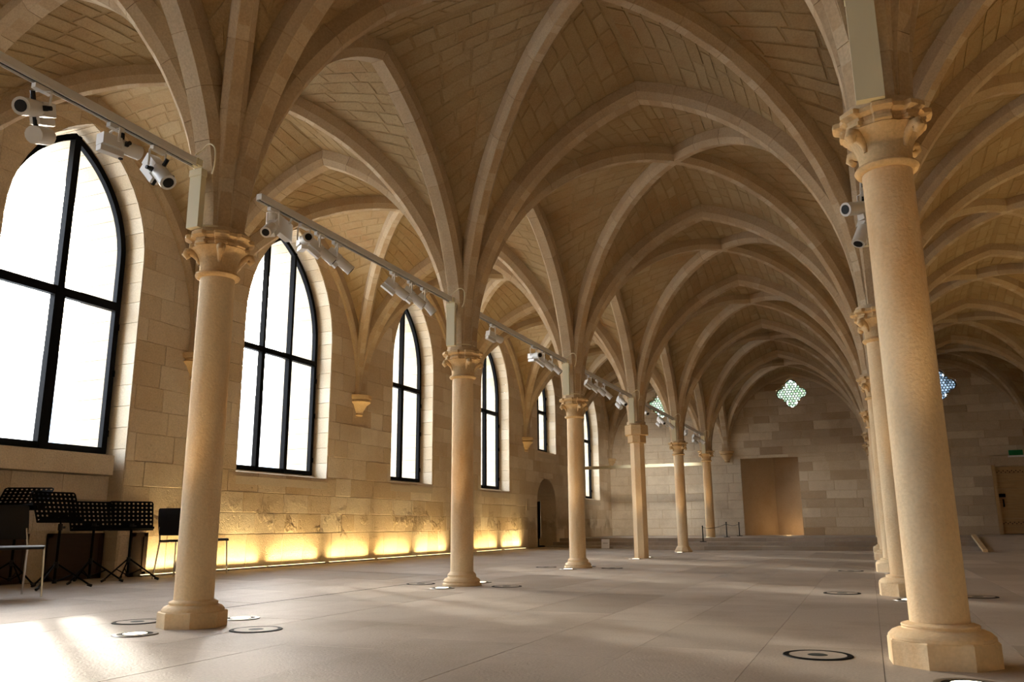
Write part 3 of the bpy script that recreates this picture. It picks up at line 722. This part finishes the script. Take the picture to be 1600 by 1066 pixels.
def column(key, x, y, label, kind='round', z=0, dz=0, oct_=False):
    t = thing('stone_column', label, 'column', (x, y, z), 0, 'columns of the two arcades'); zt = 2.36 + dz - z
    if oct_:
        mb = MB(); mb.lathe([(.150, 0), (.150, 2.28)], 8); o = mb.build('shaft', 'column', t); o.rotation_euler = (0, 0, PI/8+.2)
        mb = MB(); mb.lathe([(.150, 2.27), (.195, 2.275), (.195, 2.42), (.188, 2.425)], 8); mb.lathe([(.188, 2.42), (.25, 2.43), (.25, 2.62), (.21, 2.64)], 8); o = mb.build('stepped_capital', 'capital', t); o.rotation_euler = (0, 0, PI/8+.2)
        mb = MB(); mb.lathe([(.19, 2.62), (.19, 2.7)], 24); mb.build('springer', 'rib', t, smooth=.5)
    else:
        h = plinth(t, kind) if kind else 0
        mb = MB(); k = 14; rnd_ = random.Random(int(y*10+x)); prof = []
        for q in range(k+1):
            zz = h-.02 + (zt-h+.02)*q/k; prof.append((SH*(1.025-.05*q/k), zz))
        mb.lathe(prof, 40, tone=rnd_.uniform(.3, .6)); mb.build('shaft', 'column', t, smooth=1.0)
        capital(t, zt)
    COLS[key] = t
    return t
column('C1', XL, Y0, 'round limestone column with an octagonal plinth, before the chairs and music stands', 'octagon', dz=.06)
column('C2', XL, Y0+D+.02, 'slender limestone column on a round moulded base, second along the window side', 'round', dz=-.03)
column('C3', XL, Y0+2*D+.05, 'slender column on a spreading round base, between the second column from the music stands and the octagonal pier', 'round', dz=-.02)
column('C4', XL, Y0+3*D+.0, 'octagonal stone pier with a plain stepped angular capital and no base', oct_=True)
column('C5', XL, Y0+4*D+.06, 'limestone column with a conical angular base standing just before the low steps, beyond the octagonal pier', 'cone', dz=-.01)
column('C6', XL, Y0+5*D, 'slender column without a base standing on the raised platform by the barrier posts', None, z=.29, dz=.10)
column('R1', XR, Y0, 'thickest-looking golden limestone column close up, on a great octagonal base beside the round steel floor plate', 'great', dz=.07)
column('R2', XR, Y0+D, 'pale column on an octagonal base directly behind the large close-up column', 'great', dz=-.02)
column('R3', XR, Y0+2*D, 'pale column mostly hidden, third in the row behind the large close-up column', 'great', dz=-.02)
column('R4', XR, Y0+3*D, 'pale column of which only an edge shows, fourth in the row of the large close-up column', 'great')
column('R5', XR, Y0+4*D, 'hidden column before the low steps in the row of the large close-up column', 'great')
column('R6', XR, Y0+5*D, 'hidden column up on the platform in the row of the large close-up column', None, z=.29, dz=.10)

# ------------------------------------------------------------------ lights in the floor
WARM = (1, .66, .32)
NAMES = {'C1': 'the column by the music stands', 'C2': 'the second window-side column', 'C3': 'the third window-side column', 'C4': 'the octagonal pier', 'C5': 'the column before the steps',
         'C6': 'the platform column by the barrier posts', 'R1': 'the large close-up column', 'R2': 'the column behind the large one', 'R3': 'the third column of the large one\'s row', 'R4': 'the fourth column of the large one\'s row'}
def uplight(x, y, z, label, lit, e=55.0, aim=(0, 0, 1)):
    if lit:
        t = thing('floor_uplight', label, 'floor light', (x, y, z), 0, 'lit floor uplights at the columns')
        mb = MB(); mb.lathe([(.105, .004), (.105, .006), (.132, .006), (.135, .001), (.135, 0)], 32, cap=False); mb.build('ring', 'steel', t, smooth=.5)
        mb = MB(); mb.lathe([(.0005, .004), (.106, .0045)], 24, cap=False); mb.build('glass_cover', 'black', t)
        mb = MB(); mb.lathe([(.0005, .0075), (.07, .007)], 24, cap=False); mb.build('lens', 'lens', t)
        lamp('SPOT', 'uplight_beam', (0, 0, .03), e, WARM, t, spot_size=math.radians(26), spot_blend=.7, shadow_soft_size=.05, aim=aim)
    else:
        t = thing('floor_plate', label, 'floor plate', (x, y, z), 0, 'round steel floor plates at the columns')
        mb = MB(); mb.lathe([(.135, .004), (.162, .004), (.165, .0)], 40, cap=False); mb.build('ring', 'black', t, smooth=.5)
        mb = MB(); mb.lathe([(.0005, .003), (.136, .003)], 32, cap=False); mb.build('stone_inlay', 'floor', t)
        mb = MB(); mb.lathe([(.0005, .005), (.042, .005), (.048, .003)], 20, cap=False); mb.build('centre_cap', 'lead', t)
for k, t in COLS.items():
    x, y, z = t.location
    if k in ('R5', 'R6'): continue
    zz = z + .001
    r = .47 if k[0] == 'C' else .55
    uplight(x + (.05 if k == 'R1' else 0), y - r, zz, 'glowing round floor uplight in front of ' + NAMES[k], True, aim=(0, .17, 1))
    if k != 'C6': uplight(x, y + r, zz, 'glowing round floor uplight behind ' + NAMES[k], True, aim=(0, -.17, 1))
    if k in ('C1', 'C2', 'C3', 'R1', 'R2', 'R3'):
        q = .55
        uplight(x-q, y+.06, max(zz, fz(x-q)+.001), 'round steel-ringed floor plate, window side of ' + NAMES[k], False)
        uplight(x+q, y-.02, zz, 'round steel-ringed floor plate, hall side of ' + NAMES[k], False)
# glowing strips along the foot of the window wall
STR = [(7.72, 8.98), (9.0, 10.03), (10.07, 11.46), (11.58, 12.95), (13.05, 14.43), (14.51, 15.95), (17.2, 18.57), (18.76, 20.1)]
ORD = ['half hidden behind the nearest column', 'second from the chairs', 'third from the chairs', 'fourth from the chairs', 'fifth from the chairs', 'sixth from the chairs', 'second from the arched niche', 'nearest the arched niche']
for (a, b), o in zip(STR, ORD):
    x = XW + .13; L = b - a
    t = thing('wall_washer', 'glowing strip light at the window wall foot, ' + o, 'strip light', (x, (a+b)/2, fz(x)), 0, 'strip lights along the foot of the window wall')
    mb = MB(); mb.box((-.012, 0, .010), (.05, L, .02)); mb.build('housing', 'steel', t)
    mb = MB(); mb.box((-.012, 0, .022), (.026, L-.02, .006)); mb.build('diffuser', 'strip', t)
    l = lamp('AREA', 'strip_glow', (-.012, 0, .028), 8*L, (1, .72, .32), t, shape='RECTANGLE', size=.03, size_y=L-.2, spread=math.radians(125)); l.rotation_euler = (PI, -.12, 0)
# the same lights along the opposite wall
t = thing('wall_washer', 'long row of glowing strip lights at the foot of the side wall opposite the windows', 'strip light', (XE - .09, 10, 0))
for k in range(12):
    y = -8.3 + k*1.7
    mb = MB(); mb.box((.012, y, .010), (.05, 1.4, .02)); mb.build('housing', 'steel', t)
    mb = MB(); mb.box((.012, y, .022), (.026, 1.38, .006)); mb.build('diffuser', 'strip', t)
    l = lamp('AREA', 'strip_glow', (.012, y, .028), 10, (1, .70, .30), t, shape='RECTANGLE', size=.03, size_y=1.2, spread=math.radians(125)); l.rotation_euler = (PI, .12, 0)

# ------------------------------------------------------------------ lighting tracks, cable boxes, spotlights
ZTR = 3.165
BAYN = ['before the column by the music stands', 'between the first two window-side columns', 'between the second and third window-side columns', 'between the third window-side column and the octagonal pier',
        'between the octagonal pier and the column before the steps', 'between the column before the steps and the platform column']
def track(x, y0, y1, label, loop=True, zt=3.165):
    L = y1-y0; t = thing('lighting_track', label, 'lighting track', (x, y0, zt), 0, 'white lighting tracks between the columns')
    mb = MB(); mb.box((0, L/2, .033), (.052, L, .048)); mb.build('track_body', 'white', t)
    mb = MB(); mb.box((-.02, L/2, .004), (.006, L, .012)); mb.box((.02, L/2, .004), (.006, L, .012)); mb.build('track_lips', 'white', t)
    mb = MB(); mb.box((0, L/2, .011), (.03, L-.02, .004)); mb.build('contact_slot', 'black', t)
    mb = MB(); mb.box((0, L+.004, .03), (.075, .05, .05)); mb.build('end_bracket', 'cream', t)
    if loop:
        mb = MB(); pts = [(.01, L-.02, .08), (.05, L+.0, .12), (.12, L-.01, .15), (.17, L+.0, .11), (.16, L+.02, .0), (.12, L+.04, -.07)]
        cr = []
        for i in range(len(pts)-1):
            p0, p1, p2, p3 = [Vector(pts[max(0, min(len(pts)-1, i+d))]) for d in (-1, 0, 1, 2)]
            for q in range(5):
                u = q/5; cr.append(.5*((2*p1) + (p2-p0)*u + (2*p0-5*p1+4*p2-p3)*u*u + (3*p1-p0-3*p2+p3)*u**3))
        mb.tube(cr, .006, 6); mb.build('cable_loop', 'cream', t, smooth=1)
    return t
for b in range(6):
    y0 = Y0 + (b-1)*D + (.38 if b else .3); y1 = Y0 + b*D - .30
    track(XL, y0, y1, 'long white lighting track ' + BAYN[b])
    k = 'C%d' % (b+1); zc = 2.66 + (0.06 if b == 0 else 0)
    t = thing('cable_box', 'tall cream cable box standing on the capital of ' + NAMES[k], 'cable box', (XL-.02, Y0+b*D-.245, zc), 0, 'cream cable boxes on the capitals')
    mb = MB(); mb.box((0, 0, (ZTR-zc)/2), (.105, .05, ZTR-zc)); mb.build('box_cover', 'cream', t)
    mb = MB(); mb.box((0, -.002, ZTR-zc-.03), (.115, .058, .05)); mb.build('box_cap', 'cream', t)
    mb = MB(); mb.tube([(.055, .02, .02), (.10, .06, .025), (.16, .14, .03), (.18, .26, .03)], .006, 6); mb.build('cable', 'cream', t)
for b in (0, 1):
    y0 = Y0 + (b-1)*D + .3; y1 = Y0 + b*D - .30
    if b == 1: track(XR-.05, y0, y1, 'white lighting track between the large close-up column and the one behind it', False, 3.2)
    else: track(XR-.05, y0, y1, 'end of the white lighting track above the large close-up column', False, 3.34)
t = thing('cable_box', 'tall cream cable box standing on the capital of the large close-up column', 'cable box', (XR-.05, Y0-.245, 2.72), 0, 'cream cable boxes on the capitals')
mb = MB(); mb.box((0, 0, .31), (.135, .05, .62)); mb.build('box_cover', 'cream', t)
mb = MB(); mb.box((0, -.002, .60), (.145, .058, .05)); mb.build('box_cap', 'cream', t)
def spot(x, y, label, aim, yoke=.12, size=1.0, zt=ZTR, twin=False, wings=False, beam=0):
    t = thing('track_spotlight', label, 'spotlight', (x, y, zt), 0, 'white spotlights on the tracks')
    d = Vector(aim).normalized()
    mb = MB(); mb.box((0, 0, -.022), (.035, .11, .03)); mb.build('adapter', 'white', t)
    piv = Vector((0, 0, -.03-yoke))
    side = d.cross(Vector((0, 0, 1))); side = side.normalized() if side.length > .1 else Vector((1, 0, 0)); upv = side.cross(d)
    mb = MB()
    for s_ in (-1, 1): mb.tube([Vector((0, 0, -.03)), Vector((0, 0, -.035)) + side*.05*s_*size, piv + side*.05*s_*size], .008, 6)
    mb.build('yoke', 'white', t)
    R = Matrix((side, d, upv)).transposed()
    mb = MB(); mb.box(piv - d*.03*size, (.075*size, .12*size, .07*size), M_=R); mb.tube([piv + d*.03*size, piv + d*.17*size], [.042*size, .045*size], 16)
    mb.box(piv - d*.02*size - upv*.06*size, (.05*size, .15*size, .035*size), M_=R); b = mb.build('lamp_housing', 'white', t, smooth=.6)
    mb = MB(); mb.tube([piv + d*.171*size, piv + d*.174*size], .030*size, 16); mb.build('lens', 'plastic', b)
    if wings:
        for s_, v in ((1, side), (-1, side), (1, upv), (-1, upv)):
            mb = MB(); q = piv + d*.05*size + v*s_*.055*size; mb.box(q, (.02, .02, .03), M_=R); mb.tube([q, q + v*s_*.03*size], .014, 8); mb.build('shutter_knob', 'plastic', b)
    if twin:
        mb = MB(); mb.tube([piv - upv*.13*size - d*.06, piv - upv*.13*size + d*.09], .045*size, 14); mb.build('second_head', 'white', b, smooth=.6)
    if beam: lamp('SPOT', 'spot_beam', piv + d*.19*size, beam, (1, .93, .82), t, spot_size=math.radians(46), spot_blend=.9, shadow_soft_size=.14, aim=d)  # beam added to the fixture to brighten the far end wall
    return t
S = [(2.93, 0, 'white twin-headed spotlight with black knobs above the first window', (.35, -.75, -.35), dict(size=1.15, twin=True, wings=True)),
     (3.45, 0, 'white horizontal spotlight at the tip of the first window arch', (.15, .95, .02), dict(size=1.05, wings=True, yoke=.10)),
     (3.80, 0, 'white spotlight with black knobs tilted down beside the column by the music stands', (.62, -.1, -.62), dict(size=1.2, wings=True)),
     (5.00, 0, 'white spotlight next to the large flat gear box under the track', (.2, -.6, -.5), {}),
     (5.40, 0, 'white spotlight facing the hall above the second window, just past the gear box', (.75, -.6, -.1), {}),
     (5.62, 0, 'white spotlight tilted down above the second window, third on its track', (.55, .55, -.6), {}),
     (5.88, 0, 'white spotlight tilted down above the second window, fourth on its track', (.55, .55, -.62), dict(size=1.05)),
     (6.87, 0, 'white spotlight leading a cluster of three near the second window-side column', (.6, .55, -.6), dict(size=1.05)),
     (7.22, 0, 'white spotlight in the middle of a cluster of three near the second window-side column', (.6, .55, -.65), dict(size=1.05)),
     (7.50, 0, 'white spotlight closest to the second window-side column in a cluster of three', (.5, .5, -.75), dict(size=1.0)),
     (9.30, 0, 'white spotlight just behind the second window-side column', (.3, .9, -.2), {}),
     (10.72, 0, 'white spotlight facing the hall before the third window-side column, leading three', (.8, -.55, -.1), {}),
     (11.13, 0, 'white spotlight tilted down before the third window-side column, middle of three', (.6, .5, -.6), {}),
     (11.51, 0, 'white spotlight tilted down closest to the third window-side column', (.65, .2, -.65), {}),
     (13.35, 0, 'white spotlight just behind the third window-side column', (.4, .7, -.4), {}),
     (13.80, 0, 'white spotlight second behind the third window-side column', (.6, .3, -.6), {}),
     (14.25, 0, 'white spotlight third behind the third window-side column', (.6, .2, -.65), {}),
     (15.35, 0, 'white twin spotlight next to the octagonal pier', (.6, -.4, -.6), dict(twin=True)),
     (17.10, 0, 'white spotlight just behind the octagonal pier', (.6, -.5, -.4), {}),
     (18.70, 0, 'white spotlight before the left quatrefoil window', (.6, -.5, -.6), dict(twin=True)),
     (19.50, 0, 'white spotlight with dark lens beside the column before the steps', (.6, .2, -.6), {}),
     (21.60, 0, 'first white spotlight behind the column before the steps', (-.40, .9, -.22), dict(beam=560)),
     (22.90, 0, 'second white spotlight behind the column before the steps', (.52, .85, -.32), dict(twin=True, beam=200)),
     (23.60, 0, 'third white spotlight behind the column before the steps', (.6, .2, -.6), {})]
for y, _, lab, aim, kw in S: spot(XL, y, lab, aim, **kw)
spot(XR-.06, 6.55, 'white spotlight with a dark lens half hidden by the shaft of the large close-up column', (-.6, -.6, -.2), size=1.2)
spot(XR-.06, 6.95, 'lower white spotlight tilted down behind the shaft of the large close-up column', (-.3, -.3, -.8), size=1.2, twin=True)
gb = thing('gear_box', 'flat white gear box hung under the track after the column by the music stands', 'gear box', (XL, 5.12, ZTR), 0)
mb = MB(); mb.box((-.06, .05, -.09), (.06, .34, .15), rz=.25); mb.build('box_cover', 'white', gb)
mb = MB(); mb.tube([(0, -.05, 0), (-.03, -.05, -.05)], .01, 6); mb.tube([(0, .12, 0), (-.03, .12, -.05)], .01, 6); mb.build('hanger', 'white', gb)

# ------------------------------------------------------------------ chairs and music stands
def chair(x, y, face, label):
    t = thing('chair', label, 'chair', (x, y, fz(x)), math.atan2(face[1], face[0]) - PI/2, 'black chairs with chrome legs')   # faces +Y locally
    W, Dp, H = .23, .21, .44
    mb = MB(); rings = []
    for y_, z, wd in ((.23, .435, .20), (.21, .447, .215), (.1, .45, .225), (-.1, .445, .225), (-.2, .447, .22)):
        rings.append([(-wd, y_, z), (wd, y_, z), (wd, y_, z-.02), (-wd, y_, z-.02)])
    mb.sweep(rings); mb.build('seat', 'plastic', t, smooth=.7)
    mb = MB(); rings = []
    for y_, z, wd in ((-.205, .50, .215), (-.225, .60, .22), (-.245, .70, .22), (-.26, .80, .215), (-.262, .815, .20)):
        rings.append([(-wd, y_, z), (-wd*.5, y_-.02, z), (wd*.5, y_-.02, z), (wd, y_, z), (wd, y_-.014, z), (wd*.5, y_-.034, z), (-wd*.5, y_-.034, z), (-wd, y_-.014, z)])
    mb.sweep(rings); mb.build('backrest', 'plastic', t, smooth=.7)
    for sx in (-1, 1):
        mb = MB(); mb.tube([(sx*.215, .19, .428), (sx*.225, .215, 0)], .010, 8); mb.build('leg', 'chrome', t, smooth=1)
        mb = MB(); mb.tube([(sx*.215, -.19, .428), (sx*.235, -.25, 0)], .010, 8); mb.build('leg', 'chrome', t, smooth=1)
        mb = MB(); mb.tube([(sx*.215, .19, .426), (sx*.215, -.19, .426), (sx*.205, -.235, .6)], .010, 8); mb.build('side_rail', 'chrome', t, smooth=1)
    mb = MB(); mb.tube([(-.215, .19, .424), (.215, .19, .424)], .009, 8); mb.build('front_rail', 'chrome', t, smooth=1)
    return t
chair(-7.14, 5.23, (.956, -.29), 'black chair with chrome legs nearest the camera, cut by the picture edge before the stands')
chair(-7.64, 7.84, (-.29, .96), 'black chair seen from its back, between the music stands and the column')
chair(-7.90, 8.44, (.98, .2), 'black chair mostly hidden behind the column, one chrome leg showing beside the glowing strip')
def desk_mesh():
    mb = MB(); nx, ny, W, H = 10, 7, .48, .34; cw, ch = W/nx, H/ny
    for i in range(nx):
        for j in range(ny):
            cx, cz = -W/2+(i+.5)*cw, (j+.5)*ch; hole = not (j < 2 and 2 < i < 7) and j < ny-0
            sq = [(cx+cw/2*math.cos(q)/max(abs(math.cos(q)), abs(math.sin(q))), cz+ch/2*math.sin(q)/max(abs(math.cos(q)), abs(math.sin(q)))) for q in [PI/4*k for k in range(8)]]
            if hole:
                ci = [(cx+.0105*math.cos(PI/4*k), cz+.0105*math.sin(PI/4*k)) for k in range(8)]
                mb.add([(x, 0, z) for x, z in sq] + [(x, 0, z) for x, z in ci], [(k, (k+1) % 8, 8+(k+1) % 8, 8+k) for k in range(8)])
            else: mb.add([(x, 0, z) for x, z in sq], [tuple(range(8))])
    rim = [(-W/2, 0), (W/2, 0), (W/2, H-.02), (W/2-.02, H), (-W/2+.02, H), (-W/2, H-.02), (-W/2, 0)]
    mb.tube([(x, 0, z) for x, z in rim], .006, 6)
    return mb
DESK = None
def stand(x, y, rz, h, tilt, label):
    global DESK
    t = thing('music_stand', label, 'music stand', (x, y, fz(x)), rz, 'black perforated music stands')
    mb = MB(); mb.tube([(0, 0, .05), (0, 0, .62)], .014, 10); mb.tube([(0, 0, .60), (0, 0, h)], .010, 10); mb.build('pole', 'black', t, smooth=1)
    mb = MB(); mb.tube([(0, 0, .57), (0, 0, .635)], .022, 10); mb.tube([(.02, 0, .6), (.05, 0, .6)], .012, 8); mb.build('clamp', 'plastic', t, smooth=1)
    mb = MB(); mb.tube([(0, 0, .2), (0, 0, .26)], .024, 10); mb.build('hub', 'plastic', t, smooth=1); mb = MB(); mb.tube([(0, 0, .05), (0, 0, .09)], .022, 10); mb.build('lower_collar', 'plastic', t, smooth=1)
    for k in range(3):
        g = PI/2 + 2*PI*k/3; c, s_ = math.cos(g), math.sin(g)
        mb = MB(); mb.tube([(.02*c, .02*s_, .235), (.33*c, .33*s_, .018)], .009, 8); mb.tube([(.02*c, .02*s_, .07), (.16*c, .16*s_, .135)], .006, 6); L = mb.build('leg', 'black', t, smooth=1)
        mb = MB(); mb.tube([(.30*c, .30*s_, .03), (.345*c, .345*s_, .014)], .014, 8); mb.build('rubber_foot', 'plastic', L, smooth=1)
    dk = bpy.data.objects.new('desk', DESK) if DESK else desk_mesh().build('desk', 'black')
    if DESK: C.objects.link(dk)
    DESK = dk.data; dk.parent = t; dk.location = (0, .02, h-.04); dk.rotation_euler = (-tilt, 0, 0)
    R = Matrix.Rotation(-tilt, 3, 'X'); o = Vector((0, .02, h-.04))
    mb = MB(); mb.box(o + R @ Vector((0, -.03, .005)), (.48, .06, .006), M_=R); mb.box(o + R @ Vector((0, -.058, .012)), (.48, .004, .02), M_=R); mb.build('ledge', 'black', t)
    mb = MB(); mb.box(o + R @ Vector((0, .012, .06)), (.19, .02, .1), M_=R); mb.tube([o + R @ Vector((0, .02, .06)), (0, 0, h-.02)], .014, 8); mb.build('bracket', 'plastic', t)
stand(-8.18, 6.03, .6, .81, .8, 'black perforated music stand with the widest tilted desk, behind the chair cut by the edge')
stand(-7.58, 6.07, 1.5, .69, .45, 'black perforated music stand overlapping the widest one, second from the picture edge')
stand(-7.89, 6.74, 1.3, .60, .4, 'lower black perforated music stand with a slightly slanting desk, third in the row of four')
stand(-7.82, 7.19, 1.05, .60, .3, 'black perforated music stand with an upright desk, closest to the column and chairs')
# dark timber fronts along the foot of the wall
for k, (a, b, lab) in enumerate(((5.56, 6.42, 'dark timber panel low on the wall under the first window, behind the chair'), (6.66, 7.40, 'dark timber panel low on the wall behind the two middle music stands'), (7.60, 7.84, 'narrow dark timber panel low on the wall behind the music stand closest to the column'))):
    t = thing('timber_panel', lab, 'panel', ((XG+.10 if b < 7.45 else XW+.04), (a+b)/2, .07), 0, 'dark timber panels at the foot of the wall'); L = b-a
    mb = MB(); mb.box((0, 0, .26), (.03, L, .52)); mb.build('board', 'darkwood', t)
    mb = MB()
    for s_ in (-1, 1): mb.box((.01, s_*(L/2-.03), .26), (.03, .06, .52))
    mb.box((.01, 0, .5), (.03, L, .05)); mb.box((.01, 0, .03), (.03, L, .06)); mb.build('rail', 'darkwood', t)

# ------------------------------------------------------------------ small things near the far end
t = thing('information_totem', 'slim dark information totem with a pale panel, standing in the arched niche', 'sign', (XW-.16, 21.75, .085), .5)
mb = MB(); mb.box((0, 0, .015), (.3, .36, .03)); mb.build('foot_plate', 'black', t)
mb = MB(); mb.tube([(0, 0, .03), (0, 0, .25)], .02, 8); mb.build('stem', 'black', t)
mb = MB(); mb.box((0, 0, .72), (.03, .5, 1.0)); mb.build('board', 'black', t)
mb = MB(); mb.box((.018, .05, .62), (.006, .34, .7)); mb.build('pale_panel', 'grey', t)
mb = MB(); mb.box((.023, .05, .62), (.004, .16, .34)); mb.build('picture', 'red', t)
mb = MB(); mb.tube([(.03, -.2, .3), (.03, -.2, 1.25)], .012, 8); mb.build('post', 'chrome', t)
t = thing('wall_notice', 'small pale notice fixed to the window wall just before the arched niche', 'notice', (XW+.016, 20.55, 1.1), 0)
mb = MB(); mb.box((0, 0, .1), (.008, .22, .3)); mb.build('notice_sheet', 'reveal', t)
t = thing('floor_card', 'white card on the floor before the steps, beside the octagonal pier', 'card', (-6.56, 21.8, .034), 0)
mb = MB(); mb.box((0, 0, .13), (.22, .008, .24), M_=Matrix.Rotation(-.15, 3, 'X')); mb.build('card_sheet', 'card', t)
mb = MB(); mb.box((0, -.006, .145), (.14, .003, .012), M_=Matrix.Rotation(-.15, 3, 'X')); mb.build('print_line', 'grey', t)
mb = MB(); mb.box((0, .05, .1), (.02, .004, .2), M_=Matrix.Rotation(.25, 3, 'X')); mb.build('back_strut', 'card', t)
for k, (x, y, z, lab) in enumerate(((-4.12, 22.7, .195, 'thin dark barrier post on the step beside the platform column'), (-3.72, 24.2, .29, 'thin dark barrier post between the platform column and the blocked opening'), (-3.72, 26.7, .29, 'thin dark barrier post close to the blocked opening'))):
    t = thing('barrier_post', lab, 'barrier post', (x, y, z), 0, 'low barrier posts at the platform')
    mb = MB(); mb.lathe([(.09, 0), (.09, .012), (.02, .02)], 20); mb.build('base', 'black', t)
    mb = MB(); mb.tube([(0, 0, .015), (0, 0, .4)], .014, 8); mb.build('post', 'black', t)
    mb = MB(); mb.lathe([(.018, .4), (.02, .415), (.008, .425)], 12); mb.build('cap', 'black', t)
def rope(a, b, lab):
    mb = MB(); A, B = Vector(a), Vector(b); pts = [A.lerp(B, k/10) - Vector((0, 0, .05*math.sin(PI*k/10))) for k in range(11)]; mb.tube(pts, .006, 6)
    tag(mb.build('barrier_rope', 'plastic', None, smooth=1), lab, 'cord', 'thin barrier cords at the platform')
rope((-4.114, 22.722, .565), (-3.726, 24.178, .655), 'thin dark cord from the post on the step to the next barrier post'); rope((-3.72, 24.222, .655), (-3.72, 26.678, .655), 'thin dark cord between the two barrier posts on the platform')
t = thing('light_bar', 'long pale bar spanning from the window wall to the platform column', 'bar', (XW, 24.44, 2.38), 0)
mb = MB(); mb.box((2.0, 0, 0), (4.0, .06, .09)); mb.build('bar_body', 'cream', t)
mb = MB(); mb.box((.01, 0, 0), (.02, .12, .16)); mb.box((3.97, 0, 0), (.03, .16, .14)); mb.build('bracket', 'cream', t)

# ------------------------------------------------------------------ outside
mb = MB(); mb.box((-35, 12, -.6), (50, 90, .1)); mb.build('ground_outside', 'paving', kind='structure')
mb = MB(); mb.box((0, 45, -.6), (40, 27, .1)); mb.build('ground_outside', 'paving', kind='structure')
bd = thing('building', 'pale street building beyond the windows', 'building', (-27, 20, -.5))
mb = MB(); mb.box((-3, 0, 3.6), (6, 60, 7.2)); mb.build('facade', 'facade', bd)
for k in range(14):
    for z in (1.8, 4.9):
        y = -27 + k*4; mb = MB(); mb.box((.02, y, z), (.1, 1.3, 1.9)); f = mb.build('window', 'facade', bd)
        mb = MB(); mb.box((.075, y, z), (.02, 1.1, 1.7)); mb.build('pane', 'darkpane', f)
mb = MB(); mb.box((-3, 0, 7.3), (6.4, 60.6, .25)); mb.build('cornice', 'facade', bd)
